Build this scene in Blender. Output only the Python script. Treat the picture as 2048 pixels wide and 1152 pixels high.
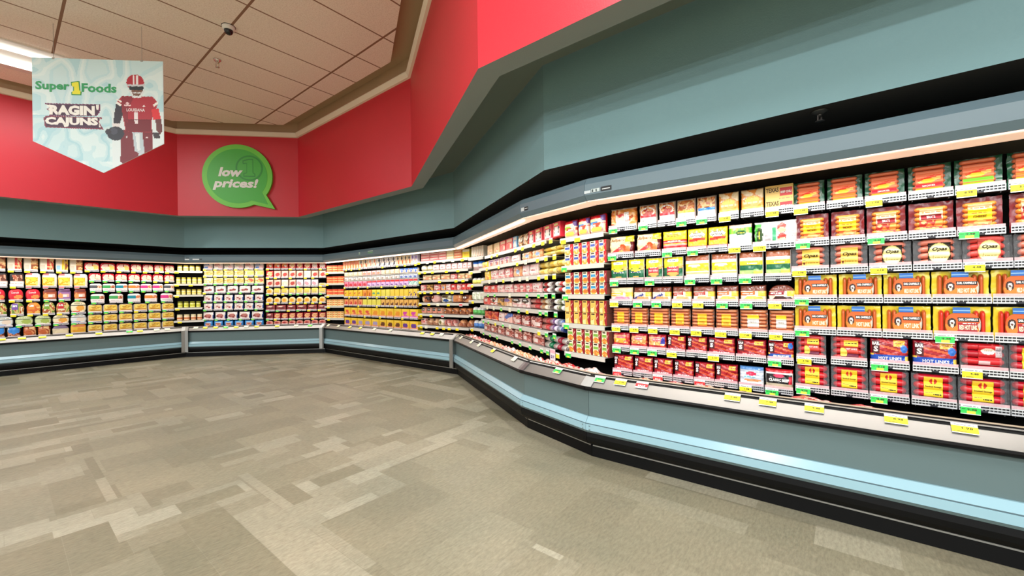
import bpy, math, random
import numpy as np
from mathutils import Vector, Matrix, noise as mnoise

for _o in list(bpy.data.objects): bpy.data.objects.remove(_o)
SC = bpy.context.scene
COL = SC.collection
PI = math.pi

# ------------------------------------------------------------------ camera
cam_d = bpy.data.cameras.new('camera'); cam = bpy.data.objects.new('camera', cam_d); COL.objects.link(cam)
cam.location = (0, 0, 1.2)
cam.rotation_euler = (PI/2, 0.0126956, 0)
cam_d.sensor_width = 36; cam_d.lens = 828.851*36/2048
cam_d.shift_y = 7.264/2048
cam_d.clip_start = .05; cam_d.clip_end = 80
SC.camera = cam

# ------------------------------------------------------------------ world / exposure
wd = bpy.data.worlds.new('store'); SC.world = wd; wd.use_nodes = True
wd.node_tree.nodes['Background'].inputs[0].default_value = (.95, .98, 1, 1)
wd.node_tree.nodes['Background'].inputs[1].default_value = 0.48
SC.view_settings.view_transform = 'Standard'; SC.view_settings.look = 'None'
SC.view_settings.gamma = 1; SC.view_settings.use_curve_mapping = False
SC.view_settings.exposure = 0.0
SC.cycles.max_bounces = 6; SC.cycles.transparent_max_bounces = 8
SC.cycles.caustics_reflective = False; SC.cycles.caustics_refractive = False
SC.cycles.sample_clamp_indirect = 4

# ------------------------------------------------------------------ section frames: [distance, tx, ty]
SEC={"L": [10.1056, 0.62745, 0.77865], "B": [8.9002, 0.99165, 0.12892], "S3": [4.1983, 0.77865, -0.62745], "S4": [1.435, 0.36203, -0.93217], "W": [2.1676, 0.56653, -0.82404], "S5": [2.6939, 0.77865, -0.62745], "LB": [10.1265, 0.87231, 0.48896], "BS": [7.0112, 0.96256, -0.27106], "SS": [2.8732, 0.59034, -0.80715]}
def NV(k): return (-SEC[k][2], SEC[k][1])
def PT(k, s, d, z):
    n = NV(k); c = SEC[k][0]-d
    return Vector((n[0]*c+SEC[k][1]*s, n[1]*c+SEC[k][2]*s, z))
def ANGZ(k): return math.atan2(SEC[k][2], SEC[k][1])
def CORNER(k1, k2, d, e1=0, e2=0):
    a = NV(k1); b = NV(k2); c1 = SEC[k1][0]-d-e1; c2 = SEC[k2][0]-d-e2
    det = a[0]*b[1]-a[1]*b[0]
    return ((c1*b[1]-c2*a[1])/det, (a[0]*c2-b[0]*c1)/det)
UDIR = Vector((SEC['L'][1], SEC['L'][2], 0)); TDIR = Vector((-UDIR.y, UDIR.x, 0))

# ------------------------------------------------------------------ lamps: cooler canopy strips and ceiling fixtures
def area(name, loc, rot, sx, sy, watt, col=(1, .96, .9)):
    l = bpy.data.lights.new(name, 'AREA'); l.shape = 'RECTANGLE'; l.size = sx; l.size_y = sy
    l.energy = watt; l.color = col
    o = bpy.data.objects.new(name, l); COL.objects.link(o); o.location = loc; o.rotation_euler = rot
    o['kind'] = 'structure'
    return o
CASES = [('L', -.42, 'B'), ('B', 'L', 'S3'), ('S3', 'B', 'S4'), ('S4', 'S3', 'W'), ('W', 'S4', 'S5'), ('S5', 'W', .98)]
def s_of(k, p): return SEC[k][1]*p[0]+SEC[k][2]*p[1]
def s_range(k, d=0):
    for c, l, r in CASES:
        if c == k:
            a = l if not isinstance(l, str) else s_of(k, CORNER(l, k, d))
            b = r if not isinstance(r, str) else s_of(k, CORNER(k, r, d))
            return a, b
CANOPY_W = 5.4     # watts per metre of canopy tube
for k, _, _ in CASES:
    a, b = s_range(k, -.05)
    L_ = b-a-.06
    area('canopy_lamp', PT(k, (a+b)/2, -.035, 1.828), (math.radians(-16), 0, ANGZ(k)), L_, .05, CANOPY_W*L_)
CEIL_Z = 4.25; LAMP_K = 1.0
LAMPS = [(-1.0, 8.2, 3.4, 70, 0), (.2, 1.0, 1.6, 110, 0)]  # along U, along T, length, watts, 1 = turned along T; second one added out of view to brighten the red bulkhead
for _t, _w in ((-9, 1.1), (-5.2, 1.35), (-1.4, 1.25), (2.4, .35), (6.2, .25)):
    LAMPS += [(-2.6, _t, 3.5, 150*_w, 1), (-4.1, _t, 3.5, 75*_w, 1), (-7.5, _t, 3.5, 190, 1), (-11., _t, 3.5, 260, 1)]
for u, t, ln, wt, tr in LAMPS:
    p = UDIR*u+TDIR*t
    area('ceiling_lamp', (p.x, p.y, CEIL_Z-.135), (0, 0, math.atan2(UDIR.y, UDIR.x)+tr*PI/2), ln, .2, wt*LAMP_K, (.93, .98, 1))

# ------------------------------------------------------------------ materials
def lin(c): 
    return tuple(((v/255)/12.92 if v/255 <= .04045 else ((v/255+.055)/1.055)**2.4) for v in c[:3])
MATS = {}
def nt(name):
    m = bpy.data.materials.new(name); m.use_nodes = True
    n = m.node_tree.nodes; return m, n, m.node_tree.links, n['Principled BSDF']
def flat(name, c, rough=.5, metal=0., spec=.5, bump=0., bscale=200., emit=0., var=0., vscale=3.):
    if name in MATS: return MATS[name]
    m, n, l, b = nt(name); b.inputs['Base Color'].default_value = (*lin(c), 1)
    b.inputs['Roughness'].default_value = rough; b.inputs['Metallic'].default_value = metal
    b.inputs['Specular IOR Level'].default_value = spec
    if emit: b.inputs['Emission Color'].default_value = (*lin(c), 1); b.inputs['Emission Strength'].default_value = emit
    if bump or var:
        tc = n.new('ShaderNodeTexCoord')
    if bump:
        t = n.new('ShaderNodeTexNoise'); t.inputs['Scale'].default_value = bscale; t.inputs['Detail'].default_value = 3
        bp = n.new('ShaderNodeBump'); bp.inputs['Strength'].default_value = bump; bp.inputs['Distance'].default_value = .004
        l.new(tc.outputs['Object'], t.inputs[0]); l.new(t.outputs[0], bp.inputs['Height']); l.new(bp.outputs[0], b.inputs['Normal'])
    if var:
        t = n.new('ShaderNodeTexNoise'); t.inputs['Scale'].default_value = vscale; t.inputs['Detail'].default_value = 5
        mx = n.new('ShaderNodeMix'); mx.data_type = 'RGBA'
        k1 = tuple(v*(1-var) for v in lin(c)); k2 = tuple(min(1, v*(1+var)) for v in lin(c))
        mx.inputs[6].default_value = (*k1, 1); mx.inputs[7].default_value = (*k2, 1)
        l.new(tc.outputs['Object'], t.inputs[0]); l.new(t.outputs[0], mx.inputs[0]); l.new(mx.outputs[2], b.inputs['Base Color'])
    MATS[name] = m; return m
def attr_mat(name, rough, coat=0., bump=0., bscale=60., spec=.5, var=0.):
    m, n, l, b = nt(name)
    a = n.new('ShaderNodeAttribute'); a.attribute_name = 'Col'
    l.new(a.outputs['Color'], b.inputs['Base Color'])
    b.inputs['Roughness'].default_value = rough; b.inputs['Coat Weight'].default_value = coat
    b.inputs['Coat Roughness'].default_value = .08; b.inputs['Specular IOR Level'].default_value = spec
    if bump:
        tc = n.new('ShaderNodeTexCoord'); t = n.new('ShaderNodeTexNoise'); t.inputs['Scale'].default_value = bscale; t.inputs['Detail'].default_value = 4
        bp = n.new('ShaderNodeBump'); bp.inputs['Strength'].default_value = bump; bp.inputs['Distance'].default_value = .003
        l.new(tc.outputs['Object'], t.inputs[0]); l.new(t.outputs[0], bp.inputs['Height']); l.new(bp.outputs[0], b.inputs['Normal'])
        if var:
            mx = n.new('ShaderNodeMix'); mx.data_type = 'RGBA'; mx.blend_type = 'MULTIPLY'; mx.inputs[0].default_value = var
            cr = n.new('ShaderNodeValToRGB'); cr.color_ramp.elements[0].position = .3; cr.color_ramp.elements[1].position = .6
            cr.color_ramp.elements[0].color = (.45, .4, .38, 1)
            l.new(t.outputs[0], cr.inputs[0]); l.new(a.outputs['Color'], mx.inputs[6]); l.new(cr.outputs[0], mx.inputs[7])
            l.new(mx.outputs[2], b.inputs['Base Color'])
    MATS[name] = m; return m
def film_mat(name, tint, trans, rough=.1):
    m, n, l, b = nt(name)
    tr = n.new('ShaderNodeBsdfTransparent'); tr.inputs[0].default_value = (1, 1, 1, 1)
    mx = n.new('ShaderNodeMixShader'); mx.inputs[0].default_value = 1-trans
    b.inputs['Base Color'].default_value = (*lin(tint), 1); b.inputs['Roughness'].default_value = rough
    tc = n.new('ShaderNodeTexCoord'); t = n.new('ShaderNodeTexNoise'); t.inputs['Scale'].default_value = 9; t.inputs['Detail'].default_value = 4
    bp = n.new('ShaderNodeBump'); bp.inputs['Strength'].default_value = .6; bp.inputs['Distance'].default_value = .02
    l.new(tc.outputs['Object'], t.inputs[0]); l.new(t.outputs[0], bp.inputs['Height']); l.new(bp.outputs[0], b.inputs['Normal'])
    l.new(tr.outputs[0], mx.inputs[1]); l.new(b.outputs[0], mx.inputs[2])
    l.new(mx.outputs[0], n['Material Output'].inputs[0]); MATS[name] = m; return m
M_PRINT = attr_mat('printed_card', .45)
M_GLOSS = attr_mat('printed_film', .26, .35, .35, 14.)
M_SAUS = attr_mat('sausage_skin', .3, .3, .12, 30.)
M_MEAT = attr_mat('raw_meat', .25, .5, .5, 40., var=.5)
M_CLEAR = film_mat('clear_film', (165, 166, 170), .90)
M_LIP = film_mat('clear_acrylic', (255, 214, 218), .5, .15)
M_JAR = attr_mat('jar_glass', .12, .5)
M_WIRE = flat('white_wire', (225, 226, 228), .3, .35)
M_WALL = flat('teal_grey_paint', (120, 153, 158), .75, bump=.25, bscale=140, var=.05, vscale=2)
M_RED = flat('red_paint', (202, 40, 54), .42, bump=.2, bscale=120, var=.04, vscale=2)
M_BEAM = flat('beam_grey_paint', (134, 142, 140), .8, bump=.2, bscale=120)
M_SOFF = flat('olive_grey_paint', (120, 130, 122), .85)
M_CROWN = flat('crown_beige', (238, 228, 206), .7)
M_COVE = flat('cove_beige', (190, 164, 132), .8)
M_PANEL = flat('case_panel_grey', (94, 112, 113), .38, spec=.4)
M_BUMP = flat('pale_blue_bumper', (150, 186, 198), .22)
M_FASC = flat('fascia_grey', (98, 117, 126), .32, spec=.5)
M_BLACK = flat('black_plastic', (5, 5, 6), .5, spec=.2)
M_VOID = flat('black_interior', (17, 16, 16), .75, spec=.2)
M_STEEL = flat('stainless_steel', (164, 161, 157), .36, .72, var=.06, vscale=1.5)
M_STEELD = flat('dark_steel', (130, 120, 118), .35, .85)
M_TRIM = flat('aluminium_trim', (170, 170, 168), .35, .8)
M_LITE = flat('lamp_diffuser', (255, 226, 205), .5, emit=.38)
M_JOINT = flat('pale_joint_cover', (168, 167, 164), .4)
M_JOINTD = flat('mauve_joint_cover', (104, 92, 92), .3)
M_GROOVE = flat('bumper_groove_grey', (84, 106, 114), .5)
M_TUBE = flat('lamp_tube', (255, 250, 240), .4, emit=4.0)
M_SHELF = flat('shelf_white_enamel', (214, 212, 206), .4)
M_UNDER = flat('black_soffit_paint', (44, 40, 36), .7)
M_WHITE = flat('white_plastic', (238, 238, 236), .4)
M_CHROME = flat('chrome', (215, 200, 190), .15, .95)

# ------------------------------------------------------------------ mesh helper
class MB:
    def __init__(s): s.v = []; s.f = []; s.c = []; s.sm = []; s.mi = []
    def add(s, vs, fs, col=(255, 255, 255), smooth=False, mi=0):
        o = len(s.v); s.v.extend(vs)
        for f in fs:
            s.f.append(tuple(i+o for i in f)); s.c.append(col); s.sm.append(smooth); s.mi.append(mi)
    def box(s, x0, y0, z0, x1, y1, z1, col=(255, 255, 255), mi=0):
        s.add([(x0, y0, z0), (x1, y0, z0), (x1, y1, z0), (x0, y1, z0), (x0, y0, z1), (x1, y0, z1), (x1, y1, z1), (x0, y1, z1)],
              [(0, 3, 2, 1), (4, 5, 6, 7), (0, 1, 5, 4), (1, 2, 6, 5), (2, 3, 7, 6), (3, 0, 4, 7)], col, mi=mi)
    def lathe(s, prof, n=20, col=(255, 255, 255), axis='z', c=(0, 0, 0), sx=1., sy=1., smooth=True, cols=None):
        # prof: [(r, h)] closed by the caller at r=0 if needed
        vs = []
        for r, h in prof:
            for i in range(n):
                a = 2*PI*i/n; p, q = r*math.cos(a)*sx, r*math.sin(a)*sy
                vs.append((p+c[0], q+c[1], h+c[2]) if axis == 'z' else (h+c[0], p+c[1], q+c[2]))
        o = len(s.v); s.v.extend(vs)
        for j in range(len(prof)-1):
            for i in range(n):
                a, b = j*n+i, j*n+(i+1) % n
                s.f.append((o+a, o+b, o+b+n, o+a+n)); s.c.append(cols[j] if cols else col); s.sm.append(smooth); s.mi.append(0)
        for j, fl in ((0, 1), (len(prof)-1, 0)):
            if prof[j][0] > 1e-6:
                r_ = list(range(o+j*n, o+j*n+n)); s.f.append(tuple(reversed(r_)) if fl else tuple(r_))
                s.c.append((cols[0] if fl else cols[-1]) if cols else col); s.sm.append(False); s.mi.append(0)
    def mesh(s, name, mats):
        me = bpy.data.meshes.new(name); me.from_pydata(s.v, [], s.f)
        if not isinstance(mats, (list, tuple)): mats = [mats]
        for m in mats: me.materials.append(m)
        me.polygons.foreach_set('use_smooth', s.sm); me.polygons.foreach_set('material_index', s.mi)
        at = me.color_attributes.new('Col', 'FLOAT_COLOR', 'CORNER')
        cache = {}
        buf = np.empty((len(me.loops), 4), np.float32); i = 0
        for f, c in zip(s.f, s.c):
            c = tuple(c)
            if c not in cache: cache[c] = (*lin(c), 1)
            buf[i:i+len(f)] = cache[c]; i += len(f)
        at.data.foreach_set('color', buf.ravel()); me.update(); return me
def OBJ(name, me, loc=(0, 0, 0), rz=0, scale=(1, 1, 1), parent=None):
    o = bpy.data.objects.new(name, me); COL.objects.link(o)
    o.location = loc; o.rotation_euler = (0, 0, rz); o.scale = scale
    if parent is not None: o.parent = parent
    return o
def TAG(o, label, cat, group=None):
    o['label'] = label; o['category'] = cat
    if group: o['group'] = group
    return o
def STRUCT(o): o['kind'] = 'structure'; return o

_tc = {}
def text_geo(txt, bold=.0, shear=0.):
    key = (txt, bold, shear)
    if key in _tc: return _tc[key]
    cu = bpy.data.curves.new('lettering', 'FONT'); cu.body = txt; cu.size = 1; cu.resolution_u = 2; cu.offset = bold; cu.shear = shear
    cu.align_x = 'CENTER'
    o = bpy.data.objects.new('lettering', cu); me = bpy.data.meshes.new_from_object(o)
    vs = np.array([v.co[:2] for v in me.vertices]) if len(me.vertices) else np.zeros((1, 2))
    fs = [tuple(p.vertices) for p in me.polygons]
    mn, mx = vs.min(0), vs.max(0); w = mx[0]-mn[0]; h = max(mx[1]-mn[1], 1e-6)
    vs = (vs-[(mn[0]+mx[0])/2, (mn[1]+mx[1])/2])
    bpy.data.objects.remove(o); bpy.data.curves.remove(cu); bpy.data.meshes.remove(me)
    _tc[key] = (vs, fs, w, h); return _tc[key]
def put_text(mb, txt, x, z, w, h, col, yfun, bold=.0, shear=0.):
    """lettering on a front face (x right, z up), fitted into w by h round (x, z)"""
    vs, fs, tw, th = text_geo(txt, bold, shear)
    P_ = [(x+p[0]*w/tw, 0, z+p[1]*h/th) for p in vs]
    P_ = [(p[0], yfun(p[0], p[2])-.0012, p[2]) for p in P_]
    mb.add(P_, fs, col)

# ------------------------------------------------------------------ print painter (x right, z up, both 0..1)
def inpoly(X, Z, pts):
    r = np.zeros(X.shape, bool); n = len(pts); j = n-1
    for i in range(n):
        xi, zi = pts[i]; xj, zj = pts[j]
        if zi != zj:
            r ^= ((zi > Z) != (zj > Z)) & (X < (xj-xi)*(Z-zi)/(zj-zi)+xi)
        j = i
    return r
def paint(X, Z, layers, seed=0):
    C_ = np.full(X.shape+(3,), 235.)
    rng = np.random.RandomState(seed+7)
    for L in layers:
        t = L[0]
        if t == 'f': C_[:] = L[1]
        elif t == 'r': C_[(X >= L[1]) & (X <= L[3]) & (Z >= L[2]) & (Z <= L[4])] = L[5]
        elif t == 'e': C_[((X-L[1])/L[3])**2+((Z-L[2])/L[4])**2 <= 1] = L[5]
        elif t == 'p': C_[inpoly(X, Z, L[1])] = L[2]
        elif t in 'xy':
            if t == 'x': m = (X >= L[1]) & (X <= L[3]) & (Z >= L[2]) & (Z <= L[4])
            else: m = ((X-L[1])/L[3])**2+((Z-L[2])/L[4])**2 <= 1
            sc = L[6]; R = rng.rand(64, 64)
            fx = X*sc; fz = Z*sc; i0 = np.floor(fx).astype(int); j0 = np.floor(fz).astype(int); a = fx-i0; b = fz-j0
            g = lambda i, j: R[i % 64, j % 64]
            v = (g(i0, j0)*(1-a)+g(i0+1, j0)*a)*(1-b)+(g(i0, j0+1)*(1-a)+g(i0+1, j0+1)*a)*b
            v = np.clip((v-.15)/.7, 0, .999); idx = (v*len(L[5])).astype(int)
            C_[m] = np.array(L[5], float)[idx][m]
        elif t == 'h' or t == 'v':
            m = (X >= L[1]) & (X <= L[3]) & (Z >= L[2]) & (Z <= L[4])
            q = ((Z-L[2])/(L[4]-L[2]) if t == 'h' else (X-L[1])/(L[3]-L[1]))*L[5]
            odd = (np.floor(q).astype(int) % 2) == 1
            if L[6] is not None: C_[m & ~odd] = L[6]
            C_[m & odd] = L[7]
        elif t == 'l':   # rows of print too small to read
            n = L[6]
            for i in range(n):
                z0 = L[2]+(L[4]-L[2])*(i+.2)/n; z1 = L[2]+(L[4]-L[2])*(i+.8)/n
                x = L[1]
                while x < L[3]:
                    w = (L[3]-L[1])*rng.uniform(.1, .35); x1 = min(x+w, L[3])
                    C_[(X >= x) & (X <= x1) & (Z >= z0) & (Z <= z1)] = L[5]; x = x1+.05*(L[3]-L[1])
    return C_
def half_w(o, v):
    q = abs(2*v-1)
    if o == 'sr': return .5*(max(0, 1-q**5))**.2
    if o == 'ov': return .5*(max(0, 1-q**2.6))**(1/2.6)
    if o == 'rd': return .5*(max(0, 1-q**2))**.5
    if o == 'ar': return .5*(1-.06*(1-v)) if v < .45 else .5*(max(0, 1-((v-.45)/.55)**2.4))**(1/2.4)
    if o == 'ct': return .5 if v < .35 else .5-.36*(v-.35)/.65
    if o == 'bag': return .5*(.96+.04*mnoise.noise(Vector((3.1, v*5, 0))))
    if o == 'oc': return .5 if .15 < v < .85 else .44
    return .5
def front_fn(o, depth, bulge, crumple, seed):
    def fn(x, z):
        v = min(max(z, 0), 1); hw = max(half_w(o, v), 1e-3); u = min(max(.5+x/(2*hw), 0), 1)
        B = ((1-abs(2*u-1)**4)*(1-abs(2*v-1)**4))**.5
        y = bulge*(1-B)
        if crumple: y += crumple*(mnoise.noise(Vector((x*5+seed, z*5, seed*.37)))+.5*mnoise.noise(Vector((x*13, z*13+seed, 1.7))))
        return max(y, 0.0)
    return fn
def solid(mb, o, depth, bulge, layers, nu, nv, crumple=0., seed=0, side=(200, 200, 200), topc=None, region=(0, 0, 1, 1), yfun=None, taper=.85, smooth=True):
    fn = yfun or front_fn(o, depth, bulge, crumple, seed)
    x0, z0, x1, z1 = region; e = .012 if o in ('ov', 'rd', 'ar', 'sr') else 0
    V = []; base = len(mb.v)
    for j in range(nv+1):
        v = e+(1-2*e)*j/nv; hw = half_w(o, v)
        for i in range(nu+1):
            u = i/nu; x = (-.5+x0+(x1-x0)*u) if o == 'rect' else (2*u-1)*hw
            z = z0+(z1-z0)*v
            V.append((x, fn(x, z), z))
    A = np.array(V).reshape(nv+1, nu+1, 3)
    cx = (A[:-1, :-1, 0]+A[1:, 1:, 0])/2+.5; cz = (A[:-1, :-1, 2]+A[1:, 1:, 2])/2
    C_ = paint(cx, cz, layers, seed)
    mb.v.extend(V); W = nu+1
    for j in range(nv):
        for i in range(nu):
            a = base+j*W+i
            mb.f.append((a, a+1, a+1+W, a+W)); mb.c.append(tuple(C_[j, i])); mb.sm.append(smooth and bulge > 0); mb.mi.append(0)
    loop = [j for j in range(nu+1)]+[j*W+nu for j in range(1, nv+1)]+[nv*W+i for i in range(nu-1, -1, -1)]+[j*W for j in range(nv-1, 0, -1)]
    bb = len(mb.v); cxm, czm = (x0+x1)/2-.5, (z0+z1)/2
    for q in loop:
        x, y, z = V[q]; mb.v.append((cxm+(x-cxm)*taper, depth, czm+(z-czm)*taper if taper < 1 and z > .02 else z))
    n = len(loop)
    for q in range(n):
        a, b = loop[q], loop[(q+1) % n]
        cc = side if topc is None or V[a][2] < z1-.03 or V[b][2] < z1-.03 else topc
        mb.f.append((base+b, base+a, bb+q, bb+(q+1) % n)); mb.c.append(cc); mb.sm.append(False); mb.mi.append(0)
    mb.f.append(tuple(reversed(range(bb, bb+n))) if False else tuple(range(bb+n-1, bb-1, -1))); mb.c.append(side); mb.sm.append(False); mb.mi.append(0)
    for L in layers:
        if L[0] == 't':
            put_text(mb, L[1], L[2]-.5, L[3], L[4], L[5], L[6], fn, L[7] if len(L) > 7 else .02, L[8] if len(L) > 8 else 0)
    return fn
def sausage(mb, a, b, zc, rz, ry, col, yc, bend=0., vert=False, n=12, m=10):
    """a rounded link from a to b (x across, or z up when vert)"""
    vs = []; end = min(.45, rz*(1.1 if not vert else 1.6)/max(b-a, 1e-3))
    for i in range(m+1):
        t = .5-.5*math.cos(PI*i/m)
        t = i/m if False else t
        e = min(t, 1-t)/max(end, 1e-3); r = math.sqrt(max(0, 1-(1-min(e, 1))**2)) if e < 1 else 1
        r = max(r, .02)
        p = a+(b-a)*t; off = bend*(1-(2*t-1)**2)
        for q in range(n):
            an = 2*PI*q/n; y = yc-ry*r*math.cos(an); w = rz*r*math.sin(an)
            vs.append((p, y, zc+off+w) if not vert else (zc+w, y, p))
    fs = []
    for i in range(m):
        for q in range(n):
            A, B = i*n+q, i*n+(q+1) % n
            fs.append((A, B, B+n, A+n) if vert else (A, A+n, B+n, B))
    fs.append(tuple(range(n)) if not vert else tuple(reversed(range(n))))
    fs.append(tuple(range(m*n+n-1, m*n-1, -1)) if not vert else tuple(range(m*n, m*n+n)))
    mb.add(vs, fs, col, True)
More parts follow.
